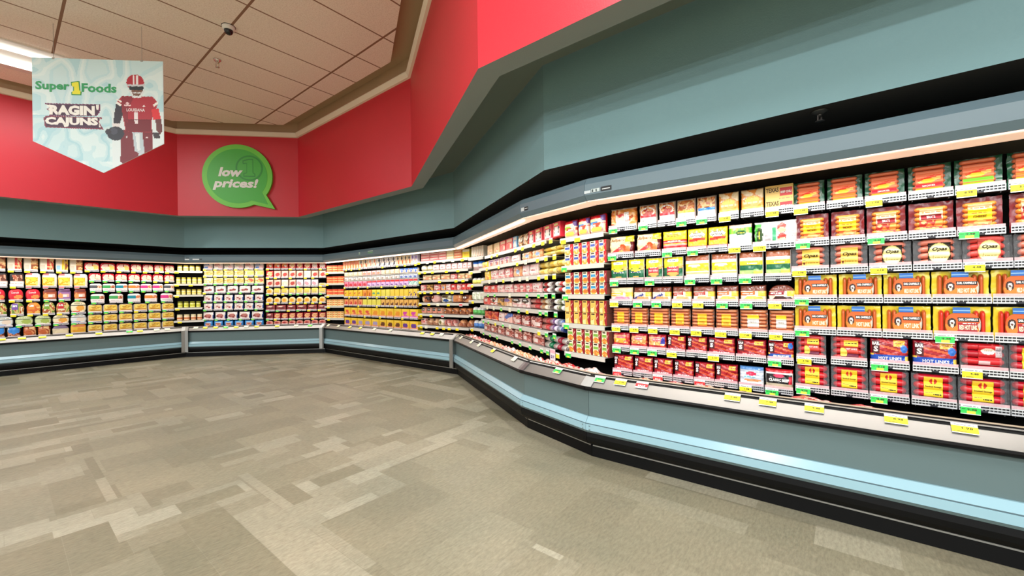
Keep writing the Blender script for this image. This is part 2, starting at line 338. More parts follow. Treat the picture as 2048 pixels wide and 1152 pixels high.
ROWS=[
["near","top","S5",-0.22,1.642,0.169,"near",[[-0.161,0.149,"gs_orange","y",1],[-0.001,0.158,"gs_orange","",1],[0.163,0.163,"gs_red","y",1],[0.331,0.16,"gs_red","",1],[0.496,0.163,"gs_green","y",1],[0.657,0.146,"gs_orange","y",1]],[]],
["near","second","S5",-0.22,1.443,0.178,"near",[[-0.149,0.159,"gr_yel","g",1],[0.01,0.148,"gr_yel","",1],[0.167,0.159,"gr_brat","g",1],[0.334,0.167,"gr_brat","",1],[0.498,0.155,"gr_yel2","g",1],[0.659,0.138,"gr_brat","",1]],[]],
["near","third","S5",-0.22,1.285,0.155,"near",[[-0.159,0.176,"opas_sq","y",1],[0.013,0.159,"opas_sq","",1],[0.179,0.165,"opas_ov","y",1],[0.351,0.17,"opas_ov","",1],[0.517,0.158,"opas_red","y",1],[0.667,0.137,"opas_ov","",1]],[]],
["near","fourth","S5",-0.22,1.12,0.154,"near",[[-0.137,0.2,"earl_mild","g",1],[0.059,0.183,"earl_mild","",1],[0.242,0.178,"earl_mild","",1],[0.431,0.197,"earl_mild","",1],[0.616,0.169,"earl_mild","",1]],[]],
["near","fifth","S5",-0.22,0.94,0.161,"near",[[-0.14,0.193,"earl_hot","g",1],[0.052,0.186,"earl_hot","",1],[0.24,0.186,"earl_hot","",1],[0.435,0.198,"earl_red","g",1],[0.621,0.169,"earl_red","",1]],[]],
["near","sixth","S5",-0.22,0.778,0.152,"near",[[-0.159,0.139,"smk_hot","y",1],[0.008,0.155,"smk_hot","",1],[0.172,0.153,"bars_links","g",1],[0.34,0.161,"bars_links","",1],[0.502,0.153,"redlong","y",1],[0.652,0.142,"redyel","",1]],[]],
["near","bottom","S5",-0.22,0.607,0.156,"near",[[-0.156,0.158,"redyel","g",1],[0.009,0.159,"redyel","",1],[0.169,0.155,"redyel","g",1],[0.334,0.16,"redyel","",1],[0.5,0.163,"redyel","g",1],[0.654,0.14,"redyel","",1]],[]],
["mid","top","S5",-0.22,1.645,0.168,"mid",[[-1.286,0.219,"bag_shred","g",1],[-1.098,0.134,"pouch_red","g",1],[-0.964,0.12,"pouch_red","",1],[-0.837,0.126,"pouch_ball","g",1],[-0.709,0.125,"pouch_blue","g",1],[-0.575,0.117,"lunch_or","y",1],[-0.444,0.124,"lunch_or","",1],[-0.304,0.145,"texas","y",1]],[]],
["mid","second","S5",-0.22,1.443,0.161,"mid",[[-1.304,0.205,"cheddar","g",1],[-1.099,0.188,"cheddar","",1],[-0.916,0.164,"yel_stack","g",1],[-0.768,0.125,"national","g",1],[-0.643,0.118,"national","",1],[-0.514,0.133,"jennie","y",1],[-0.328,0.233,"turkey","y",1]],[]],
["mid","third","S5",-0.22,1.25,0.179,"mid",[[-1.325,0.135,"oscar_g","g",1],[-1.191,0.124,"oscar_g","",1],[-1.06,0.125,"oscar_r","g",1],[-0.926,0.135,"oscar_r","",1],[-0.771,0.157,"oscar_s","g",1],[-0.608,0.157,"oscar_s","g",1],[-0.456,0.135,"oscar_t","g",1],[-0.314,0.133,"oscar_t","",1]],[]],
["mid","fourth","S5",-0.22,1.094,0.127,"mid",[[-1.306,0.178,"bp_pink","y",1],[-1.147,0.133,"bp_blue","g",1],[-1.009,0.136,"bp_blue","g",1],[-0.87,0.128,"bp_red","y",1],[-0.731,0.139,"bp_red","y",1],[-0.59,0.13,"bp_or","g",1],[-0.447,0.145,"bp_or","g",1],[-0.298,0.142,"bp_dark","y",1]],[]],
["mid","fifth","S5",-0.22,0.909,0.161,"mid",[[-1.314,0.135,"lnk_y","y",1],[-1.175,0.135,"lnk_y","y",1],[-1.031,0.148,"lnk_y","y",1],[-0.886,0.135,"lnk_y","y",1],[-0.742,0.145,"lnk_y","y",1],[-0.598,0.136,"lnk_y","y",1],[-0.447,0.156,"lnk_w","y",1],[-0.301,0.13,"lnk_w","y",1]],[]],
["mid","sixth","S5",-0.22,0.752,0.133,"mid",[[-1.312,0.135,"eck_y","g",1],[-1.177,0.127,"eck_ch","g",1],[-1.045,0.131,"eck_bl","g",1],[-0.912,0.127,"bars","y",1],[-0.778,0.129,"bars","",1],[-0.63,0.162,"bars","y",1],[-0.461,0.165,"bars","",1],[-0.307,0.133,"bars_blue","g",1]],[]],
["mid","bottom","S5",-0.22,0.576,0.142,"mid",[[-1.301,0.154,"bars","r",1],[-1.146,0.14,"bars","",1],[-1.005,0.136,"bars","r",1],[-0.865,0.131,"bars","",1],[-0.733,0.126,"bars","r",1],[-0.601,0.133,"bars","",1],[-0.461,0.135,"bluewhite","y",1],[-0.317,0.144,"classic","g",1]],[]],
["box","second","W",-0.22,1.414,0.087,"shelf2",[[-2.595,0.105,"wbox_a","",1],[-2.491,0.097,"wbox_a","",1],[-2.397,0.087,"wbox_a","",1],[-2.304,0.093,"wbox_a","",1],[-2.207,0.094,"wbox_a","",1]],[[-2.639,"g"]]],
["box","third","W",-0.22,1.173,0.089,"shelf2",[[-2.593,0.105,"wbox_b","",1],[-2.49,0.097,"wbox_b","",1],[-2.395,0.087,"wbox_b","",1],[-2.303,0.093,"wbox_b","",1],[-2.206,0.094,"wbox_b","",1]],[[-2.626,"g"]]],
["box","fourth","W",-0.22,0.932,0.094,"shelf2",[[-2.598,0.105,"wbox_c","",1],[-2.494,0.097,"wbox_c","",1],[-2.4,0.087,"wbox_c","",1],[-2.307,0.094,"wbox_c","",1],[-2.21,0.094,"wbox_c","",1]],[[-2.62,"g"]]],
["box","bottom","W",-0.22,0.693,0.097,"shelf2",[[-2.572,0.104,"wbox_d","",1],[-2.469,0.096,"wbox_d","",1],[-2.376,0.086,"wbox_d","",1],[-2.284,0.093,"wbox_d","",1],[-2.189,0.093,"wbox_d","",1]],[[-2.601,"g"]]],
["box","top","W",-0.22,1.649,0.143,"shelf",[[-2.586,0.153,"rbag_g","y",1],[-2.428,0.125,"rbag_b","y",1],[-2.263,0.193,"rbag_b","",1]],[[-2.645,"y"],[-2.475,"y"]]],
["angled","top","S4",-0.25,1.674,0.131,"shelf",[[-5.112,0.207,"cart_tan","",1],[-4.845,0.207,"cart_tan","",1],[-4.627,0.191,"cart_red","",1],[-4.411,0.207,"cart_red","",1],[-4.232,0.119,"cart_blue","",1],[-4.094,0.126,"pch_tan","",1],[-3.951,0.132,"pch_tan","",1],[-3.791,0.135,"pch_win","",1],[-3.62,0.182,"pch_win","",1],[-3.419,0.175,"pch_win","",1],[-3.227,0.187,"pch_win","",1]],[[-4.942,"y"],[-4.732,"y"],[-4.131,"y"],[-3.937,"y"],[-3.651,"y"],[-3.45,"y"],[-3.287,"y"]]],
["angled","second","S4",-0.25,1.525,0.083,"shelf",[[-5.357,0.27,"yel_bag","",1],[-5.077,0.204,"cart_pur","",1],[-4.86,0.189,"cart_pur","",1],[-4.658,0.14,"cart_pur","",1],[-4.496,0.149,"cart_pur","",1],[-4.254,0.24,"pk_pale","",1],[-3.938,0.249,"pk_orange","",1],[-3.678,0.245,"pk_orange","",1],[-3.42,0.227,"yel_log","",1],[-3.199,0.194,"yel_log","",1]],[[-5.146,"y"],[-4.678,"y"],[-4.088,"y"],[-3.859,"w"],[-3.571,"y"],[-3.388,"y"],[-3.22,"y"]]],
["angled","third","S4",-0.25,1.356,0.122,"shelf",[[-5.264,0.24,"yel_bag","",1],[-4.975,0.296,"pk_pink","",1],[-4.71,0.197,"pk_pink","",1],[-4.471,0.245,"pk_rose","",1],[-4.193,0.248,"pk_orange","",1],[-3.969,0.173,"pk_pale","",1],[-3.76,0.218,"pk_pale","",1],[-3.551,0.176,"yel_log","",1],[-3.367,0.171,"yel_log","",1],[-3.185,0.174,"yel_log","",1]],[[-5.042,"w"],[-4.769,"w"],[-4.521,"y"],[-4.234,"w"],[-4.018,"w"],[-3.821,"w"],[-3.548,"y"],[-3.388,"y"],[-3.23,"y"]]],
["angled","fourth","S4",-0.25,1.187,0.101,"shelf",[[-5.294,0.286,"pk_red","",1],[-5.01,0.239,"pk_red","",1],[-4.744,0.254,"pk_pink","",1],[-4.47,0.261,"pk_pink","",1],[-4.227,0.163,"pk_rose","",1],[-4.055,0.152,"pk_rose","",1],[-3.889,0.154,"pk_rose","",1],[-3.694,0.212,"pk_pink","",1],[-3.496,0.139,"roll_red","",1],[-3.336,0.139,"roll_blk","",1],[-3.18,0.155,"roll_red","",1]],[[-5.104,"g"],[-4.845,"g"],[-4.326,"w"],[-3.833,"g"],[-3.559,"g"],[-3.398,"g"],[-3.249,"g"]]],
["angled","fifth","S4",-0.25,1.025,0.106,"shelf",[[-5.311,0.266,"pk_red","",1],[-5.027,0.261,"pk_wred","",1],[-4.768,0.219,"pk_gold","",1],[-4.516,0.249,"pk_purp","",1],[-4.235,0.282,"pk_oval","",1],[-3.98,0.2,"pk_oval","",1],[-3.752,0.205,"roll_pink","",1],[-3.544,0.164,"roll_tan","",1],[-3.366,0.171,"roll_blk","",1],[-3.193,0.156,"roll_grn","",1]],[[-5.146,"w"],[-4.883,"w"],[-4.607,"g"],[-4.326,"w"],[-4.06,"g"],[-3.833,"y"],[-3.526,"g"],[-3.398,"g"],[-3.211,"g"]]],
["angled","sixth","S4",-0.25,0.835,0.117,"shelf",[[-5.275,0.262,"pk_fire","",1],[-4.995,0.258,"pk_fire","",1],[-4.738,0.181,"pk_pale","",1],[-4.507,0.248,"pk_bluew","",1],[-4.248,0.239,"pk_meat","",1],[-3.993,0.215,"pk_meat","",1],[-3.735,0.252,"pk_meat","",1],[-3.512,0.151,"roll_pink","",1],[-3.361,0.13,"roll_purp","",1],[-3.194,0.166,"roll_blu","",1]],[[-5.321,"g"],[-5.104,"g"],[-4.826,"y"],[-4.555,"g"],[-4.326,"w"],[-4.018,"g"],[-3.559,"y"],[-3.398,"g"],[-3.239,"g"]]],
["angled","bottom","S4",-0.25,0.674,0.118,"shelf",[[-5.315,0.288,"pk_ham","",1],[-5.031,0.241,"pk_ham","",1],[-4.764,0.256,"pk_ham","",1],[-4.48,0.279,"pk_ham","",1],[-4.209,0.235,"pk_ham","",1],[-3.965,0.226,"pk_ham","",1],[-3.693,0.27,"pk_ham","",1],[-3.448,0.157,"tub_grn","",1],[-3.282,0.135,"tub_red","",1],[-3.121,0.151,"tub_wht","",1]],[[-5.321,"g"],[-5.042,"g"],[-4.769,"g"],[-4.265,"g"],[-4.032,"g"],[-3.771,"g"],[-3.504,"g"],[-3.377,"g"],[-3.183,"y"]]],
["egg","top","SS",-0.22,1.694,0.159,"shelf",[[-5.186,0.063,"cart_wht","",1],[-5.116,0.062,"cart_wht","",1],[-5.048,0.061,"cart_wht","",1],[-4.98,0.06,"cart_wht","",1],[-4.917,0.052,"cart_wht","",1]],[]],
["egg","second","SS",-0.22,1.508,0.132,"shelf",[[-5.153,0.14,"blue_tub","",1],[-5.012,0.128,"blue_tub","",1]],[[-5.168,"y"]]],
["egg","third","SS",-0.22,1.319,0.086,"shelf",[[-5.185,0.113,"egg_y","",1],[-5.067,0.109,"egg_y","",1],[-4.953,0.106,"egg_y","",1]],[[-5.154,"y"]]],
["egg","fourth","SS",-0.22,1.087,0.121,"shelf",[[-5.177,0.112,"egg_bag","",1],[-5.059,0.109,"egg_bag","",1],[-4.945,0.106,"egg_bag","",1]],[[-5.14,"y"]]],
["egg","fifth","SS",-0.22,0.876,0.111,"shelf",[[-5.182,0.113,"egg_g","",1],[-5.064,0.109,"egg_g","",1],[-4.957,0.093,"egg_g","",1]],[[-5.168,"g"]]],
["egg","bottom","SS",-0.22,0.687,0.108,"shelf",[[-5.159,0.112,"egg_b","",1],[-5.042,0.108,"egg_b","",1],[-4.929,0.105,"egg_b","",1]],[[-5.168,"y"]]],
["deli","top","S3",-0.22,1.719,0.13,"shelf",[[-5.386,0.216,"stk_pink","",1],[-5.168,0.195,"stk_pink","",1],[-4.97,0.176,"stk_pink","",1],[-4.791,0.159,"stk_crm","",1],[-4.618,0.165,"stk_or","",1],[-4.44,0.148,"yel_box","",1]],[[-5.509,"y"],[-5.292,"w"],[-5.108,"y"],[-4.896,"w"],[-4.691,"w"],[-4.484,"y"],[-4.327,"w"]]],
["deli","second","S3",-0.22,1.557,0.098,"shelf",[[-5.453,0.141,"crm_rnd","",1],[-5.301,0.137,"crm_rnd","",1],[-5.141,0.158,"pk_pale","",1],[-4.979,0.141,"pk_pale","",1],[-4.84,0.115,"pk_pale","",1],[-4.709,0.123,"pk_pale","",1],[-4.582,0.109,"pk_pale","",1],[-4.475,0.085,"pk_pale","",1],[-4.379,0.084,"pk_pale","",1]],[[-5.496,"y"],[-5.355,"y"],[-5.169,"y"],[-4.838,"y"],[-4.581,"y"]]],
["deli","third","S3",-0.22,1.404,0.086,"shelf",[[-5.361,0.228,"pk_crm","",1],[-5.138,0.194,"pk_crm","",1],[-4.924,0.21,"pk_crm","",1],[-4.729,0.157,"pk_rose","",1],[-4.564,0.152,"pk_crm","",1],[-4.409,0.137,"pk_crm","",1]],[[-5.483,"y"],[-5.001,"y"],[-4.625,"y"],[-4.474,"y"]]],
["deli","fourth","S3",-0.22,1.231,0.102,"shelf",[[-5.459,0.142,"pk_rose","",1],[-5.295,0.162,"pk_gold","",1],[-5.117,0.169,"pk_rose","",1],[-4.967,0.106,"pk_orange","",1],[-4.851,0.103,"pk_pink","",1],[-4.732,0.112,"pk_red","",1],[-4.61,0.11,"pk_rose","",1],[-4.502,0.086,"pk_red","",1],[-4.401,0.095,"pk_red","",1]],[[-5.483,"y"],[-5.368,"y"],[-5.205,"y"],[-5.036,"y"],[-4.827,"y"],[-4.714,"y"],[-4.506,"y"]]],
["deli","fifth","S3",-0.22,1.038,0.126,"shelf",[[-5.406,0.204,"ham_dk","",1],[-5.175,0.208,"ham_pk","",1],[-4.925,0.221,"ham_gold","",1],[-4.686,0.211,"ham_log","",1],[-4.453,0.212,"ham_big","",1]],[[-5.483,"y"],[-5.267,"y"],[-5.048,"w"],[-4.804,"y"],[-4.527,"r"]]],
["deli","sixth","S3",-0.22,0.857,0.106,"shelf",[[-5.46,0.129,"arch_blk","",1],[-5.32,0.125,"arch_blk","",1],[-5.19,0.11,"arch_blk","",1],[-5.063,0.12,"arch_blk","",1],[-4.882,0.173,"arch_brn","",1],[-4.711,0.145,"arch_brn","",1],[-4.546,0.141,"arch_brn","",1],[-4.413,0.105,"arch_brn","",1]],[[-5.47,"y"],[-5.218,"y"],[-4.942,"r"]]],
["deli","bottom","S3",-0.22,0.668,0.114,"shelf",[[-5.471,0.142,"arch_red","",1],[-5.318,0.138,"arch_tan","",1],[-5.176,0.122,"arch_tan","",1],[-5.037,0.131,"arch_crm","",1],[-4.896,0.127,"arch_pk","",1],[-4.754,0.135,"arch_pk","",1],[-4.561,0.163,"cone_brn","",1],[-4.385,0.147,"cone_brn","",1]],[[-5.47,"y"],[-5.342,"w"],[-5.072,"y"],[-4.919,"y"],[-4.792,"y"],[-4.614,"y"]]],
["lunch","top","S3",-0.22,1.675,0.174,"far",[[-7.931,0.089,"tb_or","",1],[-7.831,0.088,"tb_or","y",1],[-7.733,0.086,"tb_or","",1],[-7.634,0.089,"tb_or","y",1],[-7.535,0.087,"tb_or","",1],[-7.435,0.09,"tb_or","",1],[-7.306,0.148,"tb_red","y",1],[-7.149,0.144,"tb_red","",1],[-6.996,0.141,"tb_blk","",1],[-6.847,0.137,"tb_blk","",1],[-6.698,0.142,"tb_wht","",1],[-6.548,0.138,"tb_wht","y",1],[-6.402,0.135,"tb_wht","",1],[-6.256,0.139,"tb_wht","",1],[-6.127,0.1,"tb_red","y",1],[-6.016,0.105,"tb_red","",1],[-5.91,0.089,"tb_red","y",1],[-5.81,0.095,"tb_red","",1],[-5.714,0.08,"tb_pur","",1],[-5.624,0.085,"tb_pur","y",1]],[]],
["lunch","second","S3",-0.22,1.542,0.085,"far0",[[-7.858,0.164,"lt_tan","",1],[-7.684,0.16,"lt_tan","",1],[-7.515,0.156,"lt_tan","",1],[-7.35,0.152,"lt_tan","",1],[-7.189,0.148,"lt_pink","",1],[-7.033,0.145,"lt_pink","",1],[-6.88,0.141,"lt_pink","",1],[-6.73,0.138,"lt_pink","",1],[-6.585,0.134,"lt_tan","",1],[-6.443,0.131,"lt_tan","",1],[-6.304,0.128,"lt_tan","",1],[-6.168,0.125,"lt_tan","",1],[-6.035,0.122,"lt_blue","",1],[-5.906,0.12,"lt_blue","",1],[-5.779,0.117,"lt_blue","",1],[-5.655,0.115,"lt_blue","",1]],[]],
["lunch","third","S3",-0.22,1.452,0.069,"far0",[[-7.86,0.164,"lt_wht","",1],[-7.686,0.16,"lt_wht","",1],[-7.517,0.156,"lt_wht","",1],[-7.352,0.152,"lt_wht","y",1],[-7.191,0.148,"lt_wht","",1],[-7.035,0.145,"lt_wht","",1],[-6.882,0.141,"lt_wht","",1],[-6.732,0.138,"lt_wht","y",1],[-6.587,0.134,"lt_wht","",1],[-6.444,0.131,"lt_wht","",1],[-6.305,0.128,"lt_wht","",1],[-6.17,0.125,"lt_wht","y",1],[-6.037,0.123,"lt_blu2","",1],[-5.907,0.12,"lt_blu2","",1],[-5.781,0.117,"lt_blu2","",1],[-5.657,0.115,"lt_blu2","",1]],[]],
["lunch","fourth","S3",-0.22,1.316,0.124,"far",[[-7.863,0.164,"lk_red","y",1],[-7.689,0.16,"lk_red","",1],[-7.52,0.156,"lk_red","",1],[-7.355,0.152,"lk_red","y",1],[-7.194,0.148,"lk_red","",1],[-7.038,0.145,"lk_pur","y",1],[-6.885,0.141,"lk_pur","",1],[-6.735,0.138,"lk_pur","",1],[-6.59,0.135,"lk_pur","y",1],[-6.447,0.131,"lk_pur","",1],[-6.308,0.128,"lk_pur","",1],[-6.173,0.125,"lk_pur","y",1],[-6.04,0.123,"lk_pur","",1],[-5.91,0.12,"lk_pur","y",1],[-5.783,0.117,"lk_teal","",1],[-5.659,0.115,"lk_teal","",1]],[]],
["lunch","fifth","S3",-0.22,1.123,0.147,"far",[[-7.868,0.165,"ly_red","",1],[-7.694,0.16,"ly_red","y",1],[-7.525,0.156,"ly_red","",1],[-7.36,0.152,"ly_red","y",1],[-7.199,0.148,"ly_or","",1],[-7.042,0.145,"ly_or","y",1],[-6.889,0.141,"ly_grn","",1],[-6.74,0.138,"ly_grn","y",1],[-6.594,0.135,"ly_blu","",1],[-6.451,0.131,"ly_blu","y",1],[-6.312,0.128,"ly_tan","",1],[-6.177,0.125,"ly_tan","y",1],[-6.044,0.123,"ly_tan","",1],[-5.914,0.12,"ly_tan","y",1],[-5.787,0.117,"ly_pur","",1],[-5.663,0.115,"ly_pur","",1]],[]],
["lunch","sixth","S3",-0.22,0.957,0.134,"far",[[-7.872,0.165,"lo_red","",1],[-7.698,0.16,"lo_red","",1],[-7.529,0.156,"lo_red","",1],[-7.364,0.152,"lo_red","y",1],[-7.203,0.149,"ly_blu","",1],[-7.046,0.145,"ly_blu","",1],[-6.893,0.141,"ly_blu","",1],[-6.743,0.138,"ly_blu","y",1],[-6.597,0.135,"lo_brn","",1],[-6.455,0.132,"lo_brn","",1],[-6.316,0.129,"lo_brn","",1],[-6.18,0.126,"lo_brn","y",1],[-6.047,0.123,"lo_brn","",1],[-5.918,0.12,"lo_brn","",1],[-5.791,0.117,"lo_brn","",1],[-5.667,0.115,"lo_brn","",1]],[]],
["lunch","seventh","S3",-0.22,0.755,0.168,"far",[[-7.822,0.236,"ybx_red","",1],[-7.579,0.227,"ybx_red","",1],[-7.345,0.219,"ybx_red","",1],[-7.102,0.245,"ybx_red","y",1],[-6.848,0.244,"ybx_or","",1],[-6.608,0.218,"ybx_or","y",1],[-6.381,0.218,"ybx_or","",1],[-6.158,0.21,"ybx_or","",1],[-5.937,0.216,"ybx_mag","y",1],[-5.704,0.234,"ybx_mag","",1]],[]],
["lunch","bottom","S3",-0.22,0.561,0.156,"far",[[-7.826,0.236,"ybx_pur","",1],[-7.584,0.228,"ybx_pur","",1],[-7.349,0.219,"ybx_lil","",1],[-7.107,0.245,"ybx_lil","",1],[-6.853,0.244,"ybx_lil","",1],[-6.612,0.219,"ybx_brn","",1],[-6.385,0.218,"ybx_brn","",1],[-6.162,0.21,"ybx_brn","",1],[-5.941,0.216,"ybx_pur","",1],[-5.708,0.234,"ybx_pur","",1]],[]],
["cheese","top","BS",-0.22,1.651,0.045,"shelf3",[[-5.957,0.129,"or_pack","",1],[-5.822,0.128,"or_pack","",1],[-5.68,0.145,"or_pack","",1]],[[-5.986,"y"]]],
["cheese","second","BS",-0.22,1.419,0.046,"shelf3",[[-5.96,0.129,"or_pack","",1],[-5.826,0.128,"or_pack","",1],[-5.683,0.145,"or_pack","",1]],[[-5.986,"y"]]],
["cheese","third","BS",-0.22,1.177,0.06,"shelf2",[[-5.964,0.129,"or_pack","",1],[-5.829,0.128,"or_pack","",1],[-5.687,0.145,"or_pack","",1]],[[-5.974,"y"]]],
["cheese","fourth","BS",-0.22,0.955,0.043,"shelf3",[[-5.967,0.129,"or_pale","",1],[-5.833,0.128,"or_pale","",1],[-5.69,0.145,"or_pale","",1]],[[-5.962,"y"]]],
["cheese","bottom","BS",-0.22,0.703,0.045,"shelf3",[[-5.971,0.129,"or_pale","",1],[-5.836,0.128,"or_pale","",1],[-5.694,0.145,"or_pale","",1]],[[-5.962,"y"]]],
["jar","top","LB",-0.22,1.693,0.115,"shelf",[[-1.723,0.089,"jar_y","",1],[-1.627,0.094,"jar_y","",1],[-1.528,0.095,"jar_y","",1],[-1.429,0.092,"jar_y","",1]],[[-1.761,"y"]]],
["jar","second","LB",-0.22,1.439,0.129,"shelf",[[-1.747,0.077,"jar_y","",1],[-1.663,0.082,"jar_y","",1],[-1.578,0.079,"jar_y","",1],[-1.492,0.083,"jar_y","",1],[-1.406,0.08,"jar_y","",1]],[[-1.761,"y"],[-1.541,"y"]]],
["jar","third","LB",-0.22,1.22,0.11,"shelf",[[-1.749,0.077,"jar_y","",1],[-1.667,0.078,"jar_y","",1],[-1.584,0.079,"jar_y","",1],[-1.501,0.079,"jar_y","",1],[-1.414,0.084,"jar_y","",1]],[[-1.761,"y"]]],
["jar","fourth","LB",-0.22,0.966,0.124,"shelf",[[-1.723,0.089,"jar_g","",1],[-1.628,0.09,"jar_g","",1],[-1.529,0.099,"jar_g","",1],[-1.433,0.084,"jar_g","",1]],[[-1.753,"y"]]],
["jar","bottom","LB",-0.22,0.711,0.12,"shelf",[[-1.733,0.104,"jar_o","",1],[-1.623,0.106,"jar_o","",1],[-1.516,0.099,"jar_o","",1],[-1.415,0.092,"jar_o","",1]],[[-1.722,"y"]]],
["backl","top","B",-0.22,1.719,0.148,"far",[[-5.02,0.186,"wp_b","y",1],[-4.828,0.187,"wp_r","y",1],[-4.635,0.188,"wp_g","y",1],[-4.441,0.189,"wp_w","y",1],[-4.246,0.19,"wp_r","y",1],[-4.054,0.182,"wp_b","y",1]],[]],
["backl","second","B",-0.22,1.581,0.13,"far",[[-5.021,0.186,"yp_o","y",1],[-4.83,0.187,"yp_o","y",1],[-4.637,0.188,"yp_o","y",1],[-4.443,0.189,"yp_o","y",1],[-4.248,0.19,"yp_g","y",1],[-4.056,0.182,"yp_g","y",1]],[]],
["backl","third","B",-0.22,1.42,0.138,"far",[[-5.023,0.186,"yp_w","g",1],[-4.832,0.187,"yp_o","g",1],[-4.639,0.188,"yp_o","g",1],[-4.445,0.189,"yp_o","g",1],[-4.249,0.19,"yp_r","g",1],[-4.058,0.182,"yp_r","g",1]],[]],
["backl","fourth","B",-0.22,1.244,0.148,"far",[[-5.018,0.218,"bk_w","y",1],[-4.794,0.22,"bk_w","g",1],[-4.567,0.221,"bk_w","g",1],[-4.335,0.232,"bk_w","g",1],[-4.091,0.244,"bk_w","g",1]],[]],
["backl","fifth","B",-0.22,1.068,0.143,"far",[[-5.027,0.186,"bk_b","g",1],[-4.836,0.187,"bk_b","g",1],[-4.643,0.188,"bk_b","g",1],[-4.449,0.189,"bk_b","g",1],[-4.254,0.19,"bk_b","g",1],[-4.062,0.181,"bk_b","g",1]],[]],
["backl","sixth","B",-0.22,0.9,0.14,"far",[[-5.029,0.186,"bk_b","g",1],[-4.838,0.187,"bk_b","",1],[-4.645,0.188,"bk_b","g",1],[-4.451,0.189,"bk_b","",1],[-4.256,0.19,"bk_b","g",1],[-4.064,0.181,"bk_b","g",1]],[]],
["backl","seventh","B",-0.22,0.704,0.158,"far",[[-5.025,0.218,"bk_d","g",1],[-4.8,0.22,"bk_d","g",1],[-4.574,0.221,"bk_d","g",1],[-4.341,0.232,"bk_d","g",1],[-4.098,0.244,"bk_d","g",1]],[]],
["backl","bottom","B",-0.22,0.556,0.128,"far",[[-5.033,0.186,"bk_blue","",1],[-4.842,0.187,"bk_blue","",1],[-4.649,0.188,"bk_blue","",1],[-4.455,0.189,"bk_blue","",1],[-4.26,0.19,"bk_blue","",1],[-4.068,0.181,"bk_blue","",1]],[]],
["backr","top","B",-0.22,1.722,0.156,"far",[[-3.852,0.144,"rb_o","y",1],[-3.704,0.14,"rb_o","",1],[-3.558,0.14,"rb_o","",1],[-3.412,0.141,"rb_r","y",1],[-3.265,0.142,"rb_r","",1],[-3.117,0.142,"rb_r","y",1],[-2.968,0.143,"rb_s","",1],[-2.814,0.154,"rb_s","y",1]],[]],
["backr","second","B",-0.22,1.543,0.153,"far",[[-3.854,0.144,"rb_r","y",1],[-3.706,0.14,"rm_p","y",1],[-3.561,0.14,"rm_p","",1],[-3.414,0.141,"rm_p","y",1],[-3.267,0.142,"rm_p","",1],[-3.119,0.142,"rm_w","y",1],[-2.97,0.143,"rm_p","y",1],[-2.816,0.154,"rm_p","",1]],[]],
["backr","third","B",-0.22,1.361,0.151,"far",[[-3.856,0.144,"rm_p","y",1],[-3.709,0.14,"rm_p","",1],[-3.563,0.14,"rm_w","y",1],[-3.416,0.141,"rm_p","",1],[-3.269,0.142,"wb_p","g",1],[-3.121,0.142,"wb_p","",1],[-2.973,0.143,"wb_p","",1],[-2.818,0.154,"ylo","y",1]],[]],
["backr","fourth","B",-0.22,1.202,0.135,"far",[[-3.858,0.144,"yrnd","g",1],[-3.711,0.14,"ysq","y",1],[-3.565,0.14,"ysq","y",1],[-3.418,0.141,"ysq","g",1],[-3.271,0.142,"ysq","g",1],[-3.123,0.142,"ysq","g",1],[-2.974,0.143,"ysq","",1],[-2.82,0.153,"ysq","g",1]],[]],
["backr","fifth","B",-0.22,1.016,0.135,"far",[[-3.86,0.144,"yrnd","y",1],[-3.713,0.14,"yrnd","y",1],[-3.567,0.14,"yrnd","",1],[-3.42,0.141,"yrnd","y",1],[-3.273,0.142,"yrnd","y",1],[-3.125,0.142,"yrnd","y",1],[-2.977,0.143,"yrnd","y",1],[-2.823,0.153,"yrnd","y",1]],[]],
["backr","sixth","B",-0.22,0.862,0.125,"far",[[-3.845,0.188,"dk_r","g",1],[-3.642,0.208,"dk_r","g",1],[-3.442,0.18,"dk_r","y",1],[-3.24,0.211,"dk_r","g",1],[-3.028,0.202,"dk_r","y",1],[-2.834,0.173,"dk_r","y",1]],[]],
["backr","seventh","B",-0.22,0.686,0.138,"far",[[-3.864,0.144,"dk_r","g",1],[-3.717,0.14,"rh_o","y",1],[-3.571,0.14,"rh_o","",1],[-3.424,0.141,"rh_o","g",1],[-3.277,0.142,"rh_o","",1],[-3.129,0.142,"rh_o","",1],[-2.981,0.143,"rh_o","y",1],[-2.827,0.153,"rh_o","",1]],[]],
["backr","bottom","B",-0.22,0.571,0.093,"far",[[-3.866,0.144,"rrnd","",1],[-3.718,0.14,"rrnd","",1],[-3.572,0.14,"rrnd","",1],[-3.426,0.141,"rrnd","",1],[-3.278,0.142,"rrnd","",1],[-3.131,0.142,"rrnd","",1],[-2.982,0.143,"rrnd","",1],[-2.828,0.153,"rrnd","",1]],[]],
["leftl","top","L",-0.22,1.626,0.259,"far",[[0.004,0.162,"wbx_a","y",1],[0.174,0.158,"wbx_r","y",1],[0.344,0.16,"wbx_t","y",1],[0.517,0.166,"wbx_r","y",1],[0.686,0.149,"wbx_y","y",1],[0.853,0.161,"wbx_t","y",1]],[]],
["leftl","second","L",-0.22,1.371,0.233,"far",[[0.022,0.163,"mt_dark","",1],[0.193,0.159,"mt_dark","y",1],[0.363,0.171,"mt_mac","r",1],[0.546,0.173,"mt_mac","r",1],[0.725,0.174,"mt_mac","r",1],[0.905,0.175,"mt_mac","r",1]],[]],
["leftl","third","L",-0.22,1.147,0.198,"far",[[0.0,0.152,"ov_red","y",1],[0.181,0.159,"ov_red","y",1],[0.361,0.16,"ov_red","y",1],[0.546,0.156,"ov_brn","g",1],[0.711,0.15,"ov_pur","g",1],[0.897,0.15,"ov_brn","g",1]],[]],
